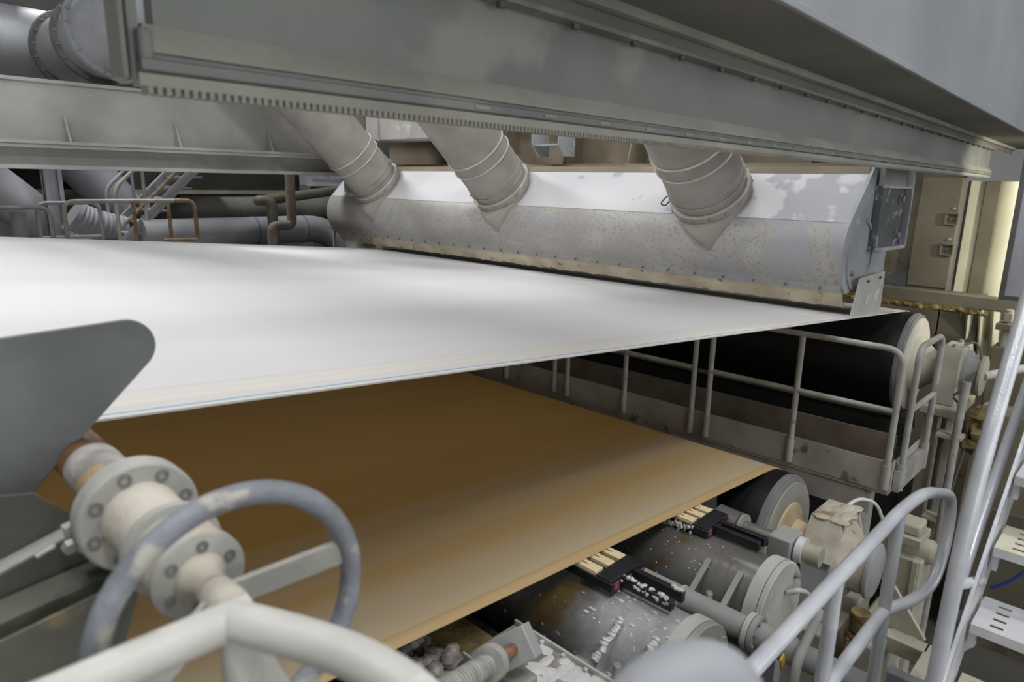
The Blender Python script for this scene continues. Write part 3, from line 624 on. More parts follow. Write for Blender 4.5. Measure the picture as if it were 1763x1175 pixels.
for yy, dx, m_ in ((sY - .05, 0, 'rail'), (sY + 1.0, -.15, 'galv')):
    t0 = at(197 if dx == 0 else 182, 325, Y=yy); top = Vector((t0.x, yy, t0.z))
    MB().tube([(t0.x, yy, PZ), (t0.x, yy, t0.z), (t0.x + 1.3, yy, t0.z + 1.25)], .032, n=12, bend=.14).build('handrail', m_, st)
    MB().tube([(t0.x + .02, yy, t0.z - .62), (t0.x + 1.5, yy, t0.z + .82)], .026, n=10).build('middle_rail', 'rust' if dx == 0 else m_, st)
    MB().tube([(t0.x + .42, yy, PZ), (t0.x + .42, yy, t0.z + .36)], .028, n=10).build('post', m_, st)
# steel column and slanted ducts
c0 = at(82, 330, Y=13.0).x; c1 = at(113, 330, Y=13.0).x
cl = thing('steel_column', 'grey flanged steel column standing between slanted ducts at left', 'column', (c0, 13, FZ))
MB().box(c0, c0 + .06, 13.1, 13.35, FZ, 1.0).build('flange', 'galv', cl); MB().box(c1 - .06, c1, 13.1, 13.35, FZ, 1.0).build('flange', 'galv', cl); MB().box(c0, c1, 13.2, 13.25, FZ, 1.0).build('web', 'galv', cl)
d0 = at(-40, 300, Y=13.8); d1 = at(75, 385, Y=13.8); dd = (d1 - d0)
tag(MB().tube([d0 - dd * 1.2, d1 + dd * .9], .36, n=32).build('slanted_duct', 'galv', loc=tuple(d0)), 'broad slanted duct descending at the far left edge', 'duct')
d0 = at(140, 285, Y=14.5); d1 = at(225, 375, Y=14.5); dd = (d1 - d0)
tag(MB().tube([d0 - dd * 1.2, d1 + dd * .9], .40, n=32).build('slanted_duct', 'galv', loc=tuple(d0)), 'broad slanted duct between the column and the rear stair', 'duct')
ch = thing('flexible_duct', 'ribbed flexible duct curving behind the arched railing', 'duct', (3.2, 12.6, PZ))
p0 = at(128, 372, Y=12.8); p1 = at(175, 395, Y=12.8); p2 = at(235, 405, Y=12.9); p3 = at(330, 408, Y=13.2); pts = []; rr = []
for k in range(81):
    t_ = k / 80; a_ = p0.lerp(p1, t_); b_ = p1.lerp(p2, t_); c_ = p2.lerp(p3, t_); q = a_.lerp(b_, t_).lerp(b_.lerp(c_, t_), t_); pts.append(q); rr.append(.24 + (.012 if (k // 2) % 2 else 0) * (1 if k < 40 else .3))
MB().tube(pts, rr, n=28).build('duct_wall', 'galv', ch)
MB().cyl(p0 - Vector((.03, 0, -.02)), p0 + Vector((.03, 0, -.02)), .27, n=28).build('collar', 'galv', ch)
# horizontal pipes
p0 = at(320, 364, Y=13); p1 = at(640, 352, Y=13)
big = thing('horizontal_pipe', 'upper dull horizontal pipe behind the greenish pipe', 'pipe', tuple(p0)); zc_ = p0.z
MB().tube([(p0.x - .8, 13, zc_), (p1.x + 1.5, 13, zc_ + .05)], .24, n=28).build('pipe_wall', 'galv_dark', big); MB().cyl((at(402, 360, Y=13).x, 13, zc_), (at(402, 360, Y=13).x + .04, 13, zc_), .25, n=28).build('weld_ring', 'green_pipe', big)
p0 = at(300, 403, Y=12.0); p1 = at(520, 403, Y=12.0)
lowp = thing('horizontal_pipe', 'lower grey pipe bending down near the far hood end', 'pipe', tuple(p0)); zc_ = p0.z
MB().tube([(p0.x - .5, 12, zc_), (p1.x + .35, 12, zc_), (p1.x + .75, 11.85, zc_ - .25), (p1.x + .85, 11.8, zc_ - 1.6)], .25, n=28, bend=.45).build('pipe_wall', 'galv', lowp)
for px_ in (437, 520):
    q = at(px_, 400, Y=12).x; MB().cyl((q, 12, zc_), (q + .02, 12, zc_), .258, n=28).build('weld_ring', 'galv_dark', lowp)
g0 = at(600, 331, Y=11.2); g1 = at(432, 345, Y=11.2); g2 = at(463, 355, Y=11.0)
tag(MB().tube([(g0.x + .8, 11.5, g0.z + .12), (g1.x + .25, 11.2, g1.z), (g1.x + .0, 11.0, g1.z), (g2.x - .0, 10.9, g1.z), (g2.x + .02, 10.9, PZ - .6)], .085, n=20, bend=.12).build('greenish_pipe', 'green_pipe', loc=tuple(g1)), 'greenish pipe with an elbow turning down beyond the felt', 'pipe')
v0 = at(498, 294, Y=10.2)
vp = thing('drain_pipe', 'brown vertical pipe with a crank elbow below the rear beam', 'pipe', (v0.x, 10.2, PZ))
e1 = at(508, 388, Y=10.2); e2 = at(468, 388, Y=10.2)
MB().tube([(v0.x, 10.2, .6), (v0.x, 10.2, e1.z), (e2.x, 10.2, e1.z), (e2.x, 10.2, PZ - .5)], .075, n=20, bend=.10).build('pipe_wall', 'pipe_brown', vp)
# dark plant panel and blue-grey switchgear at the back
dk = thing('dark_plant_wall', 'dark panelled machine casing behind the rear stair', 'casing', (7, 15, PZ))
q0 = at(350, 330, Y=15); MB().box(q0.x - .5, q0.x + 3.6, 15, 15.4, PZ, q0.z).build('casing_low', 'galv_dark', dk)
MB().box(q0.x - 5.5, q0.x + 3.6, 15.0, 15.6, q0.z, 6.0).build('casing_high', 'dark', dk); MB().box(q0.x - 3.5, q0.x + 3.7, 14.9, 15.0, q0.z - .05, q0.z + .03).build('trim_strip', 'beam_brown', dk)
sw = thing('blue_grey_cabinet', 'blue grey equipment cabinet between the far duct and beam', 'cabinet', (8.5, 14, PZ))
q0 = at(535, 318, Y=14); q1 = at(625, 318, Y=14)
MB().box(q0.x, q1.x + .6, 14, 14.5, q0.z - .02, .9).build('cabinet_body', 'galv', sw, bevel=.01)
for k in range(5): MB().box(q0.x + .05 + k * .42, q0.x + .40 + k * .42, 13.97, 14, q0.z + .1, .7).build('door_panel', 'galv', sw, bevel=.01)
MB().box(q0.x - .1, q1.x + .6, 13.8, 14.0, q0.z - .03, q0.z + .02).build('ledge', 'hood_end', sw); MB().box(q0.x, q1.x + .6, 14.0, 14.5, FZ, q0.z - .02).build('plinth', 'galv_dark', sw)
bx = thing('small_stand', 'small dark stand tucked beneath the far hood end', 'stand', (6.6, 10.2, -1.4))
q0 = at(575, 395, Y=10.4); q1 = at(600, 425, Y=10.4)
for xx in (q0.x, q1.x): MB().box(xx - .02, xx + .02, 10.38, 10.42, FZ, q0.z).build('leg', 'galv', bx)
MB().box(q0.x - .03, q1.x + .03, 10.3, 10.5, q0.z, q0.z + .04).build('top_plate', 'galv_dark', bx)

# ------------------------------------------------------------------ cross walkway with railing behind the lower roll
WX = 5.50
cw = thing('cross_walkway', 'narrow catwalk with toe plates crossing the machine behind the lower roll', 'walkway', (WX, 1.3, -2.4))
MB().box(WX - .012, WX, 1.30, 9.0, -2.27, -2.03).build('front_toe_plate', 'rail_dark', cw)
MB().box(WX, WX + .75, 1.30, 9.0, -2.30, -2.27).build('deck', 'rail_dark', cw)
MB().box(WX + .66, WX + .68, 1.45, 9.0, -2.27, -2.03).build('back_toe_plate', 'toe_brown', cw)
MB().box(WX + .02, WX + .10, 1.42, 9.0, -2.50, -2.30).build('side_beam', 'rail_dark', cw)
MB().box(WX + .55, WX + .63, 1.42, 9.0, -2.50, -2.30).build('side_beam', 'rail_dark', cw)
MB().box(WX, WX + .75, 1.29, 1.30, -2.27, -2.03).build('end_toe_plate', 'rail_dark', cw)
for yy in (1.6, 8.8): MB().box(WX + .02, WX + .62, yy - .06, yy + .06, FZ, -2.5).build('support', 'rail_dark', cw)
def rail_seg(lbl, ya, yb, posts, hook):
    z1_, zm = -1.15, -1.62; r = .024; x = WX - .035
    t = thing('catwalk_railing', lbl, 'railing', (x, ya, -2.2), 'catwalk railing sections')
    a_ = [(x, ya, -2.10), (x, ya, z1_), (x, yb, z1_), (x, yb, -2.10)]
    MB().tube(a_, r, n=14, bend=.13).build('rail_frame', 'rail', t)
    MB().tube([(x, ya, zm), (x, yb, zm)], r * .9, n=12).build('middle_rail', 'rail', t)
    for p in posts: MB().tube([(x, p, -2.10), (x, p, z1_)], r, n=12).build('post', 'rail', t)
    for p in [ya, yb] + list(posts): MB().cyl((x, p, -2.24), (x, p, -2.05), .031, n=16).build('post_socket', 'rail_dark', t)
rail_seg('catwalk railing section nearest the roll end, with three posts', 1.32, 2.83, [2.06], 1)
rail_seg('second catwalk railing section, half hidden by the white felt', 2.99, 4.48, [3.74], 0)
rail_seg('third catwalk railing section, almost hidden beneath the white felt', 4.66, 6.2, [5.4], 0)
rail_seg('farthest catwalk railing section, in the dark below the felt', 6.36, 7.9, [7.1], 0)
er = thing('catwalk_end_gate', 'small looped gate rail closing the near end of the catwalk', 'railing', (5.6, 1.26, -2.2))
ex0, ex1 = 5.58, 6.22; eY = 1.25
MB().tube([(ex0, eY, -2.10), (ex0, eY, -1.13), (ex1, eY, -1.13), (ex1, eY, -2.1)], .024, n=14, bend=.13).build('rail_frame', 'rail', er)
MB().tube([(ex0, eY, -1.62), (ex1, eY, -1.62)], .021, n=12).build('middle_rail', 'rail', er)
for xx in (ex0, ex1): MB().cyl((xx, eY, -2.26), (xx, eY, -2.05), .031, n=16).build('post_socket', 'rail', er)
MB().box(ex0 - .04, ex1 + .05, eY - .01, eY + .035, -2.27, -2.10).build('foot_plate', 'rail', er)

# ------------------------------------------------------------------ right machine frame
fp = thing('machine_frame_panel', 'olive grey steel frame panel with two square recesses, behind the hood', 'panel', (9.05, 2, -1.1))
MB().box(9.0, 9.15, 1.86, 2.27, -1.15, .6).build('front_plate', 'wall_olive', fp, bevel=.01)
MB().box(9.03, 9.15, 2.27, 4.2, -1.15, .6).build('side_plate', 'wall_olive', fp, bevel=.006)
MB().box(8.985, 9.0, 1.86, 2.265, -1.10, -.20).build('cover_sheet', 'wall_olive', fp, bevel=.003)
MB().box(8.99, 9.03, 2.27, 3.6, -1.15, -.95).build('stained_strip', 'bracket_dark', fp)
for zz in (-.32, -.66):
    f_ = MB().ring((8.985, 1.90, zz), (8.965, 1.90, zz), .075, .055, 4); c = MB().box(8.962, 8.985, 1.89 - .055, 1.89 + .055, zz - .055, zz + .055)
    o = MB()
    for dy, dz, sy, sz in ((0, .06, .06, .006), (0, -.06, .06, .006), (.06, 0, .006, .06), (-.06, 0, .006, .06)): o.box(8.955, 8.985, 1.91 + dy - sy, 1.91 + dy + sy, zz + dz - sz, zz + dz + sz)
    fr_ = o.build('recess_frame', 'wall_olive', fp); MB().cyl((8.985, 1.91, zz), (8.97, 1.91, zz), .018, n=12).build('screw', 'bolt_dark', fr_)
    MB().cyl((8.985, 1.90, zz + .115), (8.97, 1.90, zz + .115), .014, n=10).build('bolt', 'cream', fp)
MB().box(9.0, 9.3, 1.5, 4.2, FZ, -1.15).build('lower_frame', 'wall_olive', fp)
cb = thing('cross_beam', 'grime crusted horizontal beam passing behind the felt roll', 'beam', (8.7, 1.5, -1.2))
MB().box(8.6, 8.75, .55, 3.2, -1.24, -1.10).build('beam_bar', 'wall_olive', cb, bevel=.012)
bb = MB().box(8.585, 8.765, 1.45, 3.2, -1.285, -1.235)
for k in range(60): bb.blob((8.60 + random.uniform(-.02, .06), 1.4 + k * .03, -1.275 + random.uniform(-.012, .012)), random.uniform(.02, .04), random.uniform(.02, .05), random.uniform(.015, .03), k, 10, .2)
bb.build('crust', 'crust', cb)
sh = thing('cream_column', 'tall cream column with a light strip right of the frame panel', 'column', (9.6, 1.6, FZ))
def yat(px_, X): return at(px_, 420, X=X).y
MB().prism([(9.25, yat(1688, 9.25)), (9.25, yat(1655, 9.25)), (9.4, yat(1650, 9.4)), (9.4, yat(1692, 9.4))], -1.15, .10, 'z').build('left_leaf', 'warm_panel', sh)
MB().box(9.22, 9.28, yat(1708, 9.25), yat(1680, 9.25), -1.6, .10).build('edge_bar', 'wall_olive', sh, bevel=.01)
pr_ = [(9.5 + .10 * math.cos(a), yat(1722, 9.5) + .13 * math.sin(a)) for a in np.linspace(0, 2 * math.pi, 25)[:-1]]
MB().prism(pr_, -1.95, .10, 'z').build('rounded_leaf', 'warm_panel', sh)
MB().box(9.6, 9.7, yat(1760, 9.6), yat(1728, 9.6), -3, .10).build('side_leaf', 'wall_olive', sh)
MB().box(9.3, 9.8, 1.0, 1.75, FZ, -1.95).build('foot_block', 'wall_olive', sh)
# wavy sheet below the cross beam
cur = MB(); vs = []; fs = []; n = 24
for k in range(n + 1):
    y = 1.68 - .40 * k / n; xx = 8.95 + .05 * math.sin(k * .9)
    vs += [(xx, y, -1.22), (xx + .12, y - .05 * k / n, -1.9 + .18 * (1 - k / n)), (xx + .01, y, -1.22), (xx + .13, y - .05 * k / n, -1.9 + .18 * (1 - k / n))]
for k in range(n):
    b_ = 4 * k; c_ = b_ + 4; fs += [(b_, b_ + 1, c_ + 1, c_), (b_ + 2, c_ + 2, c_ + 3, b_ + 3), (b_ + 1, b_ + 3, c_ + 3, c_ + 1), (b_, c_, c_ + 2, b_ + 2)]
fs += [(0, 2, 3, 1), (4 * n, 4 * n + 1, 4 * n + 3, 4 * n + 2)]
tag(cur._add(vs, fs).build('splash_curtain', 'warm_panel', loc=(9, 1.5, -1.6)), 'wavy cream splash sheet hanging below the crusted beam', 'curtain')
bp_ = thing('backing_screen', 'pale blue grey panel behind the journal of the felt roll', 'screen', (9.4, 2, -2))
MB().box(9.02, 9.06, 1.75, 2.6, -2.2, -1.27).build('sheet', 'galv', bp_); MB().box(9.0, 9.02, 1.88, 1.895, -2.2, -1.27).build('rib', 'galv', bp_); MB().box(9.02, 9.06, 1.75, 2.6, FZ, -2.2).build('skirt', 'wall_olive', bp_)
dc = thing('shade_sheet', 'added dark sheet in place of the shade below the black felt roll', 'casing', (7.1, 5, FZ))  # dark sheet added where only shade lies below the roll
MB().box(7.0, 7.15, 1.6, 9.2, FZ, -2.17).build('shade_panel', 'dark', dc); MB().box(6.9, 7.0, 1.6, 9.2, -2.5, -2.4).build('rib_bar', 'dark', dc)
# roll stand beside the bearing
rs = thing('roll_stand', 'heavy brownish machine stand with a stud bolt, right of the bearing', 'stand', (7.9, .8, FZ))
q0 = at(1705, 605, X=7.9); zt = at(1730, 600, X=7.9).z
MB().box(7.9, 8.6, .2, q0.y, -2.1, zt).build('upper_block', 'wall_olive', rs, bevel=.015)
MB().box(7.85, 8.65, .15, q0.y + .03, -2.2, -2.1).build('ledge', 'cream', rs, bevel=.01)
MB().box(7.9, 8.6, .2, q0.y + .02, FZ, -2.2).build('lower_block', 'wall_olive', rs, bevel=.01)
sbx = at(1727, 600, X=8.0)
MB().cyl((8.0, sbx.y, zt), (8.0, sbx.y, zt + .36), .035, n=16).build('stud', 'cream', rs); MB().cyl((8.0, sbx.y, zt + .25), (8.0, sbx.y, zt + .33), .06, n=6).build('nut', 'cream', rs)
MB().box(7.9, 8.15, .3, sbx.y + .08, zt + .17, zt + .23).build('clamp_plate', 'wall_olive', rs, bevel=.006); MB().cyl((8.0, sbx.y - .12, zt), (8.0, sbx.y - .12, zt + .2), .03, n=12).build('stud', 'cream', rs)
# bearing support: cream column with channel and conduits
ps = thing('bearing_column', 'cream steel column carrying the upper bearing, with vertical channels', 'column', (7.2, 1.3, FZ))
MB().box(7.0, 7.5, 1.22, 1.46, FZ, C1[1] - .36).build('column_body', 'cream', ps, bevel=.01)
MB().box(6.93, 7.0, 1.20, 1.26, FZ, C1[1] - .36).build('channel', 'cream', ps, bevel=.006); MB().box(6.93, 7.0, 1.30, 1.33, FZ, C1[1] - .36).build('channel', 'cream', ps, bevel=.006)
cd0 = at(1662, 660, X=6.8); 
cdt = thing('conduit', 'speckled vertical conduit pipe clipped beside the bearing column', 'pipe', (6.8, cd0.y, FZ))
MB().tube([(6.85, cd0.y - .005, cd0.z), (6.8, cd0.y, cd0.z - .35), (6.8, cd0.y, FZ)], .034, n=14, bend=.1).build('pipe_wall', 'rail', cdt)
for zz in (-2.15, -2.95, -3.3): MB().box(6.78, 6.95, cd0.y - .045, cd0.y + .15, zz, zz + .03).build('clip', 'cream', cdt)
bb = MB()
for k in range(8): bb.blob((7.1 + random.uniform(-.1, .1), 1.02 + random.uniform(-.05, .1), C1[1] - .30 - .05 * k), .09, .07, .06, k + 50, 9, .3)
tag(bb.build('grime_clump', 'crust', loc=(7.1, 1.05, C1[1] - .5)), 'yellowish grime clump under the upper bearing barrel', 'grime')
# brown wall-like frame at lower right
lf = thing('lower_frame', 'large brown stained machine frame plate behind the silver stair rails', 'frame', (6.9, .7, FZ))
q0 = at(1672, 760, X=7.4); MB().box(7.4, 7.8, .1, q0.y, FZ, -2.0).build('frame_plate', 'beam_brown', lf, bevel=.01); MB().box(7.36, 7.4, .3, q0.y - .1, FZ, -2.9).build('cover_plate', 'wall_olive', lf, bevel=.006)
gp_ = thing('hanging_panel', 'pale grey panel cut by the right picture edge below the girder', 'panel', (6, .7, -.5))
q0 = at(1754, 330, X=5.6); q1 = at(1728, 508, X=5.6)
MB().box(5.58, 5.62, .0, q0.y - .01, q1.z, .3).build('panel_sheet', 'panel_pale', gp_); MB().box(5.56, 5.63, q0.y - .03, q0.y, q1.z, .3).build('edge_frame', 'flange_dark', gp_); MB().box(5.56, 5.63, .0, q0.y, q1.z - .03, q1.z).build('bottom_frame', 'flange_dark', gp_)

# ------------------------------------------------------------------ cream pump frame, bottom right
pf = thing('cream_frame', 'cream painted frame with bolted cap standing right of the lower bearing', 'frame', (5, 1, FZ))
q0 = at(1548, 880, X=5.0); q1 = at(1612, 880, X=5.0)
MB().box(4.85, 5.15, q1.y, q0.y, FZ, -2.42).build('upright', 'cream', pf, bevel=.015)
MB().lathe((5.0, q0.y + .05, -2.40), (0, -1, 0), [(0, .085), (.28, .085), (.30, .07), (.31, .04)], 24).build('cap_bar', 'cream', pf)
MB().box(4.86, 5.12, q1.y + .03, q0.y + .05, -2.34, -2.28).build('cap_plate', 'cream', pf, bevel=.006); MB().box(4.9, 5.08, q1.y + .05, q0.y - .02, -2.28, -2.20).build('cap_nut', 'cream', pf, bevel=.02)
MB().box(4.82, 4.85, q1.y + .02, q1.y + .05, FZ, -2.42).build('edge_strip', 'cream', pf)
b0 = at(1500, 1085, X=4.4); b1 = at(1590, 1140, X=4.2)
bfr = thing('base_frame', 'cream base frame with a triangular gusset at the bottom right', 'frame', (4.2, .8, -3.4))
za = at(1545, 1095, X=4.2).z
MB().box(4.15, 4.25, at(1597, 1130, X=4.2).y, at(1510, 1100, X=4.2).y, za - .1, za).build('beam_bar', 'cream', bfr, bevel=.006)
MB().box(3.4, 4.25, at(1597, 1130, X=4.2).y - .05, at(1597, 1130, X=4.2).y + .02, za - .08, za).build('beam_bar', 'cream', bfr, bevel=.006)
ya, yb = at(1510, 1100, X=4.3).y, at(1590, 1130, X=4.3).y
MB().prism([(ya, za), (yb, za), (ya, za + .34)], 4.26, 4.29, 'x').build('gusset', 'cream', bfr)
for yy in (ya - .03, yb): MB().box(4.16, 4.24, yy - .04, yy + .04, FZ, za - .1).build('leg', 'cream', bfr)
MB().box(3.1, 3.16, at(1545, 1175, X=3.1).y - .12, at(1545, 1175, X=3.1).y + .05, FZ, at(1545, 1165, X=3.1).z).build('square_post', 'galv', bfr, bevel=.006)

# ------------------------------------------------------------------ suction boxes
def suction_box(lbl, cx, top, m, coverm, ribs, seed):
    r = .25; cz = top - r; y0 = 1.2
    t = thing('suction_box', lbl, 'suction box', (cx, y0, cz - r), 'round suction boxes under the tan fabric')
    MB().cyl((cx, y0 + .02, cz), (cx, 8.8, cz), r, n=56).build('barrel', m, t)
    MB().ring((cx, y0 + .012, cz), (cx, y0 + .075, cz), r + .022, r - .05, 56).build('flange', 'cover', t)
    MB().lathe((cx, y0 + .008, cz), (0, -1, 0), [(0, r + .018), (.022, r + .018), (.028, r + .012)], 56).build('cover_plate', coverm, t)
    for k, (dx, dz) in enumerate(((.16, .15), (-.19, -.08), (.2, -.14))):
        MB().lathe((cx + dx, y0 - .018, cz + dz), (0, -1, 0), [(0, .024), (.006, .024), (.007, .015), (.028, .015)], 6).build('bolt', 'bolt', t)
    for yy in ribs:
        # gusset fin from the ledge up to the barrel flank, with a flat bar along its sloping edge
        MB().prism([(cx - .33, cz + .02), (cx - .20, cz + .02), (cx - .11, cz + .21), (cx - .15, cz + .22), (cx - .31, cz + .105)], yy, yy + .012).build('rib', m, t)
        a_ = Vector((cx - .145, yy + .006, cz + .222)); b_ = Vector((cx - .315, yy + .006, cz + .108))
        MB().bar(a_, b_, .030, .008, up=Vector((-.55, 0, .83))).build('rib_flange', 'cover2', t)
    MB().box(cx - .36, cx - .18, y0 + .07, 1.66, cz - .01, cz + .02).build('ledge', m, t, bevel=.004)
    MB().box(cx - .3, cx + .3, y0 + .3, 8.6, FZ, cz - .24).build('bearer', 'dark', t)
    yb_ = (ribs[0] + ribs[1]) / 2
    bx_, by_ = cx - .285, yb_ + .01
    prof = [(0, .016)]
    for k in range(11): prof += [(.006 + k * .0095, .0195), (.0108 + k * .0095, .0155)]
    MB().lathe((bx_, by_, cz + .02), (0, 0, 1), prof, 18).build('stud', 'spring', t)
    MB().lathe((bx_, by_, cz + .02), (0, 0, 1), [(0, .036), (.022, .036), (.026, .031)], 6).build('nut', 'bolt', t)
    return t, cx, cz, r
sbA = suction_box('farther round suction box, dark wet steel with a pale dry cover', 3.26, -1.92, 'wet_steel', 'cover', (1.34, 1.52), 1)
sbB = suction_box('nearer round suction box splashed with white pulp', 2.42, -1.87, 'wet_steel2', 'cover2', (1.31, 1.50), 2)
MB().tube([(sbA[1] + .04, 1.17, sbA[2] + .1), (sbA[1] + .06, 1.12, sbA[2] + .13), (sbA[1] + .17, 1.1, sbA[2] + .07), (sbA[1] + .19, 1.1, sbA[2] - .08), (sbA[1] + .15, 1.17, sbA[2] - .12)], .014, n=10, bend=.06).build('handle', 'cover', sbA[0])

def foil(lbl, xc, m_cap, bars_x, zt, ynear, cxz):
    t = thing('foil_strips', lbl, 'foil unit', (xc, ynear, zt - .1), 'foil units under the tan fabric edge')
    wd = .056; gap = .098; sl = math.atan(LS)
    for k in (-1, 0, 1):
        x = xc + k * gap; z = zl(x) - .012
        st_ = MB().box(x - wd / 2, x + wd / 2, ynear, 8.5, z - .022, z).build('ceramic_strip', 'strip', t, bevel=.002)
        MB().box(x - .003, x + .003, ynear + .07, ynear + .16, z - .001, z + .0006).build('slot', 'dark', st_)
        MB().box(x - .018, x + .018, ynear - .103, ynear - .099, z - .058, z - .022).build('end_cap', 'red', t)
        MB().box(x - wd / 2 - .006, x + wd / 2 + .006, ynear - .10, 8.5, z - .066, z - .022).build('holder', 'black_plastic', t, bevel=.003)
    MB().box(xc - gap - .03, xc + gap + .03, ynear - .09, ynear, zl(xc) - .05, zl(xc) - .016).build('cross_plate', 'black_plastic', t, bevel=.003)
    MB().box(xc - gap - .03, xc + gap + .03, ynear + .1, 8.5, cxz, zl(xc) - .066).build('support_block', 'wet_steel', t)
    for dx in bars_x:
        MB().box(xc + dx - .016, xc + dx + .016, ynear - .36, ynear - .06, zl(xc) - .075, zl(xc) - .022).build('slide_bar', 'black_plastic', t, bevel=.003)
    return t
foil('cream striped foil unit with black slide bars beside the lower roll', 3.365, 'black_plastic', (.035, -.035), zl(3.365), 1.71, -1.98)
foil('cream striped foil unit with pulp on its slide bars, nearer the camera', 2.465, 'black_plastic', (.055, -.035), zl(2.465), 1.70, -1.98)
# pulp on foil bars and boxes
def pulp(lbl, cat, items, m='foam', loc=(0, 0, 0), n=10):
    mb = MB()
    for k, (x, y, z, rx, ry, rz) in enumerate(items): mb.blob((x, y, z), rx, ry, rz, k * 7 + int(x * 100), n + 2, .17)
    o = mb.build('wet_pulp', m, loc=loc); tag(o, lbl, cat); o['kind'] = 'stuff'; return o
rnd = random.Random(11)
zb = zl(2.465) - .022
pulp('white wet pulp lumps caked on the nearer black slide bars', 'pulp', [(2.43 + rnd.uniform(-.012, .008), 1.35 + k * .0062, zb - .006 + rnd.uniform(-.022, .008), rnd.uniform(.008, .014), rnd.uniform(.008, .014), rnd.uniform(.007, .014)) for k in range(44)] + [(2.52 + rnd.uniform(-.008, .008), 1.35 + k * .007, zb + .002, .012, .010, .008) for k in range(8)], loc=(2.45, 1.4, zb))
zb = zl(3.26) - .05
pulp('white wet pulp dripping from the left strip of the farther foil unit', 'pulp', [(3.228 + rnd.uniform(-.010, .004), 1.70 + k * .0075, zb + rnd.uniform(-.035, .012), rnd.uniform(.005, .009), rnd.uniform(.005, .009), rnd.uniform(.008, .018)) for k in range(30)], loc=(3.22, 1.7, zb))
cx, cz, r = sbB[1:]
it = []
for yy in (1.315, 1.505):
    for k in range(22):
        t_ = k / 21; it.append((cx - .32 + .17 * t_ + rnd.uniform(-.004, .004), yy + rnd.uniform(-.006, .010), cz + .105 + .12 * t_ + rnd.uniform(-.003, .006), rnd.uniform(.008, .017), rnd.uniform(.010, .02), rnd.uniform(.006, .013)))
for k in range(45):
    a = math.radians(rnd.uniform(85, 135)); q = rnd.random() ** 2
    it.append((cx + math.cos(a) * (r - .001), rnd.uniform(1.27, 1.72), cz + math.sin(a) * (r - .001), .003 + .008 * q, .004 + .012 * q, .002 + .003 * q))
for k in range(14): it.append((cx - .285 + rnd.uniform(-.05, .05), 1.42 + rnd.uniform(-.07, .07), cz + .022, rnd.uniform(.008, .022), rnd.uniform(.008, .022), .007))
pulp('splashes of white wet pulp on the nearer suction box', 'pulp', it, loc=(cx, 1.5, cz), n=8)
cx, cz, r = sbA[1:]
pulp('fine pulp specks on the farther dark suction box', 'pulp', [(cx + math.cos(a) * (r + .001), rnd.uniform(1.5, 2.2), cz + math.sin(a) * (r + .001), .004, .005, .002) for a in [math.radians(rnd.uniform(95, 165)) for _ in range(45)]], loc=(cx, 1.6, cz), n=6)

# slim pipe with flange between the two boxes
sp = thing('suction_pipe', 'slim grey pipe with a bolted flange lying between the suction boxes', 'pipe', (2.80, 1.1, -2.05))
X_, Z_ = 2.82, -2.04
MB().cyl((X_, 1.13, Z_), (X_, 8.5, Z_), .058, n=32).build('pipe_wall', 'housing_g', sp)
MB().ring((X_, 1.13, Z_), (X_, 1.155, Z_), .088, .05, 36).build('flange', 'cover', sp); MB().ring((X_, 1.10, Z_), (X_, 1.125, Z_), .088, .05, 36).build('flange', 'housing_g', sp)
MB().lathe((X_, 1.10, Z_), (0, -1, 0), [(0, .062), (.02, .064), (.16, .062), (.19, .056), (.5, .056)], 32).build('coupling', 'housing_g', sp)
MB().ring((X_, 1.50, Z_), (X_, 1.512, Z_), .066, .055, 32).build('clamp_ring', 'cover', sp)
for k in range(8):
    a = 2 * math.pi * k / 8 + .3; MB().cyl((X_ + .076 * math.cos(a), 1.09, Z_ + .076 * math.sin(a)), (X_ + .076 * math.cos(a), 1.16, Z_ + .076 * math.sin(a)), .008, n=6).build('bolt', 'bolt', sp)
# short shaft behind the far suction box and channel behind it
sf = thing('doctor_shaft', 'short steel shaft with collar and clamp behind the farther suction box', 'shaft', (3.75, 1.3, -1.98))
sx, sz = 3.64, -1.99
MB().cyl((sx, 1.22, sz), (sx, 1.9, sz), .048, n=28).build('shaft_bar', 'wet_steel', sf); MB().ring((sx, 1.58, sz), (sx, 1.60, sz), .085, .04, 32).build('collar', 'cover2', sf)
MB().lathe((sx, 1.75, sz), (0, -1, 0), [(0, .09), (.14, .085), (.15, .05)], 28).build('sleeve', 'wet_steel', sf); MB().ring((sx, 1.22, sz), (sx, 1.26, sz), .075, .045, 28).build('white_ring', 'foam', sf)
MB().cyl((sx, 1.13, sz), (sx, 1.22, sz), .055, n=24).build('end_cap', 'cream', sf); MB().box(sx - .09, sx + .09, 1.27, 1.40, sz - .12, sz + .07).build('clamp', 'housing_g', sf, bevel=.01)
MB().box(sx - .05, sx + .05, 1.29, 1.38, FZ, sz - .12).build('stand', 'housing_g', sf)
cb_ = thing('steel_channel', 'dark slanted channel box between the strips and the lower roll', 'channel', (3.8, 2, -2.1))
MB().prism([(3.55, -2.18), (3.62, -1.92), (3.95, -1.99), (4.0, -2.3)], 1.92, 8.6).build('channel_body', 'wet_steel', cb_, bevel=.01); MB().box(3.5, 4.0, 2.0, 8.5, FZ, -2.3).build('stand', 'dark', cb_)

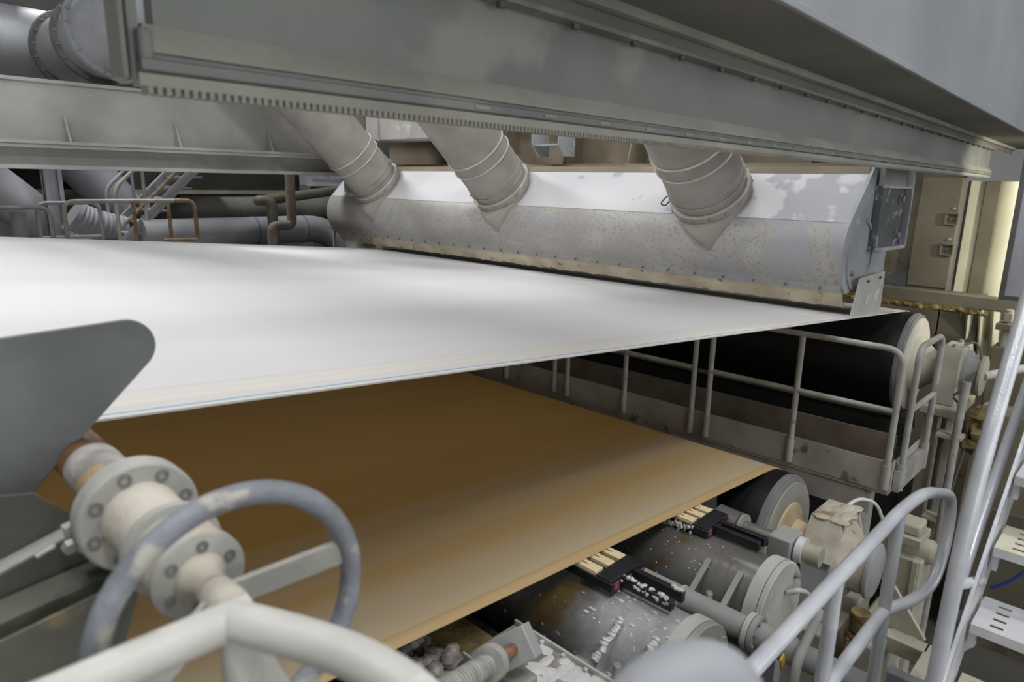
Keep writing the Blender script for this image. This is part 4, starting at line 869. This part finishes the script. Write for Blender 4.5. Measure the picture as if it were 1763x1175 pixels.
# ------------------------------------------------------------------ trough box, threaded rod and block at the bottom
tr = thing('pulp_trough', 'shallow rectangular tray coated in grey pulp left of the suction boxes', 'tray', (1.85, 1.5, -2.0))
ta = [at(905, 1062, Z=-1.93), at(960, 1030, Z=-1.93)]
TX0, TX1, TY0, TY1, TZ = 1.66, 1.96, 1.22, 1.86, -1.92
MB().box(TX0, TX1, TY0, TY1, TZ - .10, TZ - .02).build('tray_floor', 'foam_grey', tr, bevel=.006)
for (a0, a1, b0, b1) in ((TX0 - .012, TX0, TY0, TY1), (TX1, TX1 + .012, TY0, TY1)):
    MB().box(a0, a1, b0, b1, TZ - .11, TZ).build('side_rim', 'cover', tr, bevel=.003)
for k in range(5):
    for xx in (TX0 + .012, TX1 - .012): MB().cyl((xx, TY0 + .1 + k * .12, TZ - .03), (xx, TY0 + .1 + k * .12, TZ - .006), .011, n=6).build('bolt', 'cover', tr)
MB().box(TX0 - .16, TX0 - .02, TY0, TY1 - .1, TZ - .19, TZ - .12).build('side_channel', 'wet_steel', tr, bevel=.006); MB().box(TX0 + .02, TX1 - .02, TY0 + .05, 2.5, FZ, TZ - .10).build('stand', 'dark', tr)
MB().box(TX0 - .3, TX1 - .1, TY1, TY1 + .35, TZ - .10, TZ - .05).build('back_plate', 'crust', tr, bevel=.01)
it = [(rnd.uniform(TX0 + .02, TX1 - .02), rnd.uniform(TY0 + .05, TY1 - .02), TZ - .022, rnd.uniform(.02, .06), rnd.uniform(.02, .06), .005) for _ in range(46)]
pulp('grey wet pulp film lying in the rectangular tray', 'pulp', it, 'foam', (1.8, 1.5, TZ), 8)
it = [(1.40 + rnd.uniform(-.16, .20), 1.98 + rnd.uniform(-.2, .22), -1.93 + rnd.uniform(-.06, .05), rnd.uniform(.02, .05), rnd.uniform(.02, .06), rnd.uniform(.015, .035)) for _ in range(120)]
pulp('grey brown foam heap under the fabric edge at the bottom', 'pulp', it, 'foam_grey', (1.4, 1.9, -1.95), 10)
MB().box(1.15, 1.66, 1.7, 2.4, FZ, -1.98).build('foam_shelf', 'dark', tr)

rod = thing('threaded_spindle', 'threaded spindle with collar and angular clamp block below the fabric', 'spindle', (1.3, 1.3, -1.6))
r0 = at(775, 1185, Y=1.22); r1 = at(884, 1118, Y=1.42); ax = (r1 - r0).normalized(); Lr = (r1 - r0).length
prof = []; tl = Lr * .52
for k in range(18): prof += [(-.10 + (tl + .10) * k / 18, .037), (-.10 + (tl + .10) * (k + .25) / 18, .037), (-.10 + (tl + .10) * (k + .5) / 18, .027), (-.10 + (tl + .10) * (k + .75) / 18, .027)]
MB().lathe(r0, ax, prof, 28).build('thread', 'spring', rod)
MB().lathe(r0, ax, [(tl, .03), (tl, .056), (tl + .045, .058), (tl + .05, .052), (tl + .05, .03)], 32).build('collar', 'flange_paint', rod)
MB().lathe(r0, ax, [(tl + .04, .021), (Lr, .021)], 20).build('rod', 'copper', rod)
e1 = ax.cross(Vector((0, 0, 1))).normalized(); e2 = e1.cross(ax).normalized()
MB().obox(r1 + ax * .035, ax * .045, (e1 * .8 + e2 * .6).normalized() * .066, (e2 * .8 - e1 * .6).normalized() * .058).build('clamp_block', 'housing_g', rod, bevel=.004)
tag(MB().obox(r1 + ax * .0 + Vector((.03, .0, -.17)), Vector((.05, 0, 0)), Vector((0, .05, 0)), Vector((0, 0, .05))).build('olive_nut', 'cover2', loc=tuple(r1), bevel=.01), 'small greenish cast lug under the spindle clamp block', 'lug')

# ------------------------------------------------------------------ handwheel shaft assembly (near left)
SX, SZ = .31, -.545
sa = thing('adjuster_shaft', 'pulp caked adjuster shaft with bolted round flanges behind the handwheel', 'shaft', (SX, 1.1, SZ - .1))
Y_ = Vector((0, 1, 0))
MB().cyl((SX, 1.40, SZ), (SX, 2.3, SZ), .047, n=32).build('bare_shaft', 'rusted_shaft', sa)
MB().lathe((SX, 1.19, SZ), (0, 1, 0), [(0, .055), (.06, .055), (.065, .050), (.21, .050), (.215, .046)], 36).build('sleeve', 'pulpy_shaft', sa)
MB().lathe((SX, 1.135, SZ), (0, 1, 0), [(0, .088), (.004, .092), (.04, .092), (.045, .088), (.06, .06)], 56).build('main_flange', 'flange_paint', sa)
for k in range(8):
    a = 2 * math.pi * k / 8 + .25; c = Vector((SX + .073 * math.cos(a), 1.135, SZ + .073 * math.sin(a)))
    MB().ring(c + Vector((0, .001, 0)), c - Vector((0, .003, 0)), .0105, .006, 16).build('socket_screw', 'flange_dark', sa)
MB().lathe((SX, 1.14, SZ), (0, -1, 0), [(0, .062), (.006, .06), (.08, .056), (.11, .056), (.118, .060), (.13, .062)], 44).build('hub_body', 'hub', sa)
MB().lathe((SX, 1.012, SZ), (0, -1, 0), [(0, .062), (.003, .071), (.018, .071), (.022, .060)], 44).build('second_flange', 'flange_paint', sa)
MB().lathe((SX, .992, SZ), (0, -1, 0), [(0, .060), (.075, .060), (.08, .058)], 44).build('drum', 'hub', sa)
MB().lathe((SX, .914, SZ), (0, -1, 0), [(0, .064), (.014, .064), (.017, .060)], 44).build('cover_flange', 'flange_paint', sa)
for k in range(6):
    a = 2 * math.pi * k / 6 + .4; c = Vector((SX + .046 * math.cos(a), .897, SZ + .046 * math.sin(a)))
    MB().ring(c + Vector((0, .001, 0)), c - Vector((0, .003, 0)), .008, .0045, 14).build('socket_screw', 'flange_dark', sa)
MB().lathe((SX, .898, SZ), (0, -1, 0), [(0, .036), (.012, .030), (.026, .022), (.036, .020), (.04, .023), (.046, .023), (.05, .018), (.09, .018)], 32).build('neck', 'hub', sa)
hw = thing('handwheel', 'round grey handwheel with chipped paint in front of the shaft', 'handwheel', (SX, .79, SZ - .17))
HWY = .775; HR = .163
MB().tube([(SX + HR * math.cos(a), HWY, SZ + HR * math.sin(a)) for a in np.linspace(0, 2 * math.pi, 65)[:-1]], .0148, n=16, closed=True).build('rim', 'wheel', hw)
MB().lathe((SX, .845, SZ), (0, -1, 0), [(0, .024), (.04, .026), (.07, .022)], 24).build('hub', 'hub', hw)
for a in (12, 205, 288):
    a = math.radians(a); d = Vector((math.cos(a), 0, math.sin(a))); p0 = Vector((SX, .825, SZ)) + d * .016; p1 = Vector((SX, HWY, SZ)) + d * (HR - .008)
    MB().bar(p0, p1, .010, .034, up=d.cross(Y_)).build('spoke', 'spoke', hw)
# dark plate
pl = thing('guard_plate', 'dark grey plate with a rounded tip at the left edge', 'plate', (.2, 1.5, -.6))
PY = 1.45
c_ = [at(-260, 622, Y=PY), at(205, 553, Y=PY), at(262, 606, Y=PY), at(45, 862, Y=PY), at(-20, 872, Y=PY), at(-300, 880, Y=PY)]
pts = [Vector((p.x, p.z)) for p in c_]
tipc = at(218, 598, Y=PY); rt = abs(at(218, 551, Y=PY).z - tipc.z)
arcp = [(tipc.x + rt * math.cos(a), tipc.z + rt * math.sin(a)) for a in np.linspace(math.radians(95), math.radians(-40), 12)]
poly = [tuple(pts[0])] + arcp + [tuple(pts[3]), tuple(pts[4]), tuple(pts[5])]
MB().prism(poly, PY, PY + .012).build('plate_sheet', 'plate', pl, bevel=.002)
MB().box(pts[0].x - .3, pts[0].x + .06, PY + .012, PY + .2, -.75, -.32).build('mount', 'trough', pl)
# olive trough below the plate
og = thing('save_all_trough', 'dark olive folded steel trough at the bottom left', 'trough', (.1, 1.3, -1.2))
def sheet(pxs, Y0_, Y1_, nm, m='trough', th=.006):
    a = [at(x, y, Y=Y0_) for x, y in pxs]; MB().prism([(p.x, p.z) for p in a], Y0_, Y1_).build(nm, m, og, bevel=.001)
sheet([(-80, 862), (60, 850), (150, 905), (-80, 1030)], 1.34, 1.346, 'upper_sheet')
sheet([(-80, 1030), (150, 905), (157, 912), (-80, 1040)], 1.30, 1.345, 'folded_edge', 'flange_paint')
sheet([(-80, 1035), (152, 908), (300, 930), (290, 965), (-80, 1150)], 1.25, 1.256, 'middle_sheet')
sheet([(-80, 1110), (300, 940), (300, 990), (-80, 1180)], 1.17, 1.24, 'lower_channel')
sheet([(-80, 1145), (250, 985), (180, 1240), (-80, 1300)], 1.12, 1.126, 'lower_sheet')
MB().box(-1.2, -.02, 1.12, 1.9, -1.6, -1.5).build('bottom', 'trough', og); MB().box(-1.2, -1.1, 1.2, 1.8, FZ, -.6).build('leg', 'trough', og)
q = at(78, 925, Y=1.22); 
ck = thing('clip_bracket', 'small bolted steel clip joining the trough to the flange', 'bracket', (.2, 1.2, -.65))
q0, q1, q2 = at(115, 905, Y=1.20), at(130, 940, Y=1.20), at(160, 930, Y=1.20)
MB().bar(q0, q1, .02, .014).build('strap', 'housing_g', ck); MB().bar(q1, q2, .03, .016).build('foot', 'housing_g', ck); MB().bar(at(128, 910, Y=1.19), at(150, 900, Y=1.21), .02, .006).build('tab', 'housing_g', ck)
qb = at(118, 938, Y=1.18); MB().cyl(qb, qb + Vector((0, -.012, -.004)), .011, n=6).build('bolt', 'bolt', ck)
tag(MB().tube([at(35, 850, Y=1.6), at(80, 872, Y=1.5), at(107, 903, Y=1.42)], .010, n=10, bend=.05).build('dark_hose', 'galv_dark', loc=(.2, 1.5, -.6)), 'dark hose running from the plate to the clip', 'hose')
tag(MB().tube([at(62, 960, Y=1.18), at(95, 925 + 15, Y=1.18)], .004, n=8).build('steel_pin', 'bolt', loc=(.15, 1.18, -.6)), 'short bright pin lying on the trough', 'pin')

# ------------------------------------------------------------------ near railings
nr = thing('walkway_railing', 'close cream painted tube railing corner in front of the handwheel', 'railing', (.28, .7, -1.6))
RZ = -.495; RYY = .705; rr_ = .0225
cxn = at(412, 1062, Z=RZ)
MB().tube([(-1.8, cxn.y, RZ), (cxn.x + .012, cxn.y, RZ)], rr_, n=24).build('left_rail', 'near_rail', nr)
b1 = at(520, 1100, Z=RZ); b2 = at(620, 1135, Z=RZ); b3 = at(715, 1190, Z=RZ - .01)
MB().tube([(cxn.x - .01, cxn.y, RZ), tuple(b1), tuple(b2), tuple(b3), (b3.x - .01, .28, RZ - .05), (b3.x - .03, .05, RZ - .06)], rr_ * 1.04, n=24, bend=.08).build('curved_rail', 'near_rail', nr)
MB().tube([(cxn.x - .004, cxn.y - .006, RZ), (cxn.x - .004, cxn.y - .006, -1.62)], rr_ * .98, n=24).build('post', 'near_rail', nr)
MB().tube([(-1.5, cxn.y, RZ), (-1.5, cxn.y, -1.62)], rr_, n=20).build('post', 'near_rail', nr)
ne = thing('rail_end', 'blurred rounded silver rail bend closest to the camera at the bottom', 'railing', (.35, .19, -1.6))
k0 = at(1178, 1160, Z=-.345)
MB().tube([(k0.x - .10, k0.y + .04, -.62), (k0.x - .085, k0.y + .035, -.45), (k0.x - .03, k0.y + .012, -.352), (k0.x + .03, k0.y - .012, -.352), (k0.x + .075, k0.y - .03, -.45), (k0.x + .085, k0.y - .035, -1.62)], .027, n=28, bend=.06, seg=10).build('bend_tube', 'galv', ne)
MB().tube([(k0.x - .10, k0.y + .04, -.60), (k0.x - .10, k0.y + .04, -1.62)], .027, n=20).build('post', 'silver', ne)

rr2 = thing('platform_railing', 'silver tube railing with a looped end at the lower right', 'railing', (2.7, .60, -2.35))
YR = .60; ZT = -1.20; ZM = -1.63; tr_ = .0240; LZ = -2.35
lp = [(.9, YR, ZT), (2.78, YR, ZT), tuple(at(1592, 848, Y=.575)), tuple(at(1640, 852, Y=.54)), tuple(at(1630, 930, Y=.53)), tuple(at(1608, 1005, Y=.53)), tuple(at(1572, 1035, Y=.555)), (2.76, YR, ZM)]
MB().tube(lp, tr_, n=20, bend=.16, seg=8).build('looped_rail', 'silver', rr2)
MB().tube([(.9, YR, ZM), (2.79, YR, ZM)], tr_, n=20).build('middle_rail', 'silver', rr2)
for xx in (2.76, 2.10): MB().tube([(xx, YR, ZT), (xx, YR, LZ)], tr_ * .97, n=20).build('post', 'silver', rr2)
MB().box(.9, 3.2, .35, .66, LZ - .06, LZ).build('curb', 'rail_dark', rr2)

# ------------------------------------------------------------------ right stair
sr = thing('perforated_stair', 'pale steel stair with slotted treads at the right edge', 'stair', (2.3, 0, -1.7))
YS = .31
n0 = [at(1670, 1074, Y=YS), at(1711, 941, Y=YS), at(1747, 820, Y=YS)]
run = (n0[2].x - n0[0].x) / 2; rise = (n0[2].z - n0[0].z) / 2
sA = at(1622, 1180, Y=YS + .012); sB = at(1763, 757, Y=YS + .012); sdir = (sB - sA).normalized()
MB().bar(sA - sdir * .6, sB + sdir * 1.6, .012, .035, (0, 0, 1)).build('stringer_cap', 'silver', sr)
off = Vector((sdir.z, 0, -sdir.x)) * .12
MB().bar(sA - sdir * .6 + off, sB + sdir * 1.6 + off, .006, .24, (0, 0, 1)).build('stringer', 'tread', sr)
MB().bar(sA - sdir * .6 + off + Vector((0, -.85, 0)), sB + sdir * 1.6 + off + Vector((0, -.85, 0)), .006, .24, (0, 0, 1)).build('stringer', 'tread', sr)
def slotted(x0, x1, y0, y1, z, nm, m):
    mb = MB(); xs = [x0]; ys = [y0]
    nx, ny = 4, 7
    for i in range(nx):
        c = x0 + (x1 - x0) * (i + .8) / (nx + .6); xs += [c - .008, c + .008]
    for j in range(ny):
        c = y0 + (y1 - y0) * (j + .6) / (ny + .2); ys += [c - .020, c + .020]
    xs.append(x1); ys.append(y1)
    for i in range(len(xs) - 1):
        for j in range(len(ys) - 1):
            if i % 2 == 1 and j % 2 == 1: continue
            mb.box(xs[i], xs[i + 1], ys[j], ys[j + 1], z - .003, z)
    p = mb.build(nm, m, sr)
    MB().box(x0, x0 + .004, y0, y1, z - .035, z - .003).build('nosing', 'tread', p); MB().box(x1 - .004, x1, y0, y1, z - .035, z - .003).build('back_flange', 'tread', p)
    return p
for k in range(-5, 7):
    x = n0[0].x + run * k; z = n0[0].z + rise * k
    slotted(x, x + run * 1.15, YS - .84, YS - .002, z, 'tread', 'tread' if k % 2 == 0 else 'tread_y')
    MB().box(x + .02, x + .06, YS - .02, YS - .004, z - .10, z - .004).build('tread_bracket', 'tread', sr)
MB().box(1.2, 2.4, -.6, .33, -2.41, -2.35).build('landing', 'rail_dark', sr)
hr_ = thing('stair_handrail', 'thick silver handrail tube bending upward along the right stair', 'railing', (2.3, .345, -2.35))
YH = .345
h = [at(1600, 1215, Y=YH), at(1652, 960, Y=YH), at(1692, 790, Y=YH), at(1772, 510, Y=YH)]
MB().tube([(h[0].x - .01, YH, -2.35), tuple(h[0]), tuple(h[1]), tuple(h[2]), tuple(h[3]), tuple(h[3] + (h[3] - h[2]) * 1.5)], .0255, n=24, bend=.2).build('rail_tube', 'silver', hr_)
h2 = [at(1668, 955, Y=YH + .03), at(1768, 665, Y=YH + .06)]
d = h2[1] - h2[0]
MB().tube([tuple(h2[0] - d * .35), tuple(h2[1] + d * 1.2)], .0215, n=20).build('second_rail', 'silver', hr_)
# braces left of the stair
bs = thing('stair_braces', 'pale tube braces linking the stair string to the handrail post', 'brace', (2.5, .36, -2.35))
for (a, b) in (((1640, 1010), (1690, 1000)), ((1640, 1075), (1690, 1035)), ((1620, 1135), (1672, 1105))):
    MB().tube([tuple(at(a[0] - 4, a[1], Y=.36)), tuple(at(b[0], b[1], Y=.325))], .018, n=14).build('brace_tube', 'tread', bs)
sp0 = at(1655, 985, Y=.38); MB().tube([(sp0.x, .38, -2.35), (sp0.x, .38, sp0.z)], .024, n=16).build('stub_post', 'tread', bs)
# blue cable seen between the treads
tag(MB().tube([at(1705, 1013, X=3.0), at(1735, 1004, X=3.0), at(1775, 978, X=3.0)], .006, n=8, bend=.05).build('blue_cable', 'blue_cable', loc=(2.9, 0, -1.7)), 'thin blue cable seen through the stair between two treads', 'cable')

# hoses and coupling behind the looped railing
tag(MB().tube([at(1412, 1055, Y=.95), at(1400, 1080, Y=.9), at(1372, 1140, Y=.85), at(1362, 1200, Y=.85)], .02, n=14, bend=.1).build('grey_hose', 'housing_g', loc=(2.9, .9, -2.1)), 'grey hose hanging behind the silver railing', 'hose')
tag(MB().tube([at(1432, 1075, Y=1.0), at(1418, 1120, Y=.95), at(1400, 1200, Y=.9)], .016, n=14, bend=.1).build('grey_hose', 'galv_dark', loc=(3, .9, -2.2)), 'darker thin hose right of the grey hose', 'hose')
cp = thing('brown_coupling', 'rusty brown ribbed coupling behind the railing posts', 'coupling', (3.6, 1, -2.9))
q = at(1475, 1105, Y=1.0); prof = []
for k in range(8): prof += [(k * .03, .075), (k * .03 + .015, .066)]
MB().lathe(q - Vector((0, 0, .16)), (0, 0, 1), prof, 28).build('ribbed_sleeve', 'rusted_shaft', cp); MB().cyl(q + Vector((0, 0, .08)), q + Vector((0, 0, .20)), .055, n=24).build('collar', 'crust', cp); MB().cyl((q.x, q.y, FZ), q - Vector((0, 0, .16)), .04, n=16).build('stem', 'cream', cp)
tag(MB().obox(at(1347, 1140, Y=.95), (.018, 0, .008), (0, .004, 0), (-.012, 0, .03)).build('yellow_tag', 'yellow', loc=(2.6, .95, -2)), 'small yellow tag hanging near the slim pipe end', 'tag')
# tall cream box behind hoses
pbx = thing('pump_casing', 'pale flat machine casing beneath the lower bearing disc', 'casing', (3.9, .9, -2.9))
MB().box(4.0, 4.6, .86, 1.05, FZ, -2.62).build('casing_body', 'cream', pbx, bevel=.02); MB().lathe((4.3, .86, -3.0), (0, -1, 0), [(0, .12), (.02, .12), (.025, .11)], 28).build('inspection_cover', 'housing_g', pbx)

# warm work lamp on the right behind the frame
LP = Vector((8.2, -.45, .15))
wl = thing('work_lamp', 'warm work lamp hanging outside the right end of the machine', 'lamp', tuple(LP))
MB().cyl(LP + Vector((0, 0, .02)), LP + Vector((0, 0, .2)), .14, .06, n=20).build('lamp_shade', 'galv', wl); MB().tube([LP + Vector((0, 0, .2)), (LP.x, LP.y, 7.0)], .02).build('rod', 'galv', wl)
l = bpy.data.lights.new('work_lamp_light', 'SPOT'); l.energy = 210; l.color = (1.0, .95, .76); l.spot_size = math.radians(95); l.shadow_soft_size = .06; l.spot_blend = .4
lo = bpy.data.objects.new('work_lamp_light', l); COL.objects.link(lo); lo.parent = wl; lo.rotation_euler = (Vector((8.9, 1.6, -.8)) - LP).to_track_quat('-Z', 'Y').to_euler(); lo.location = (0, 0, -.02)

for o in bpy.data.objects:
    if '_base_' in o.keys(): del o['_base_']
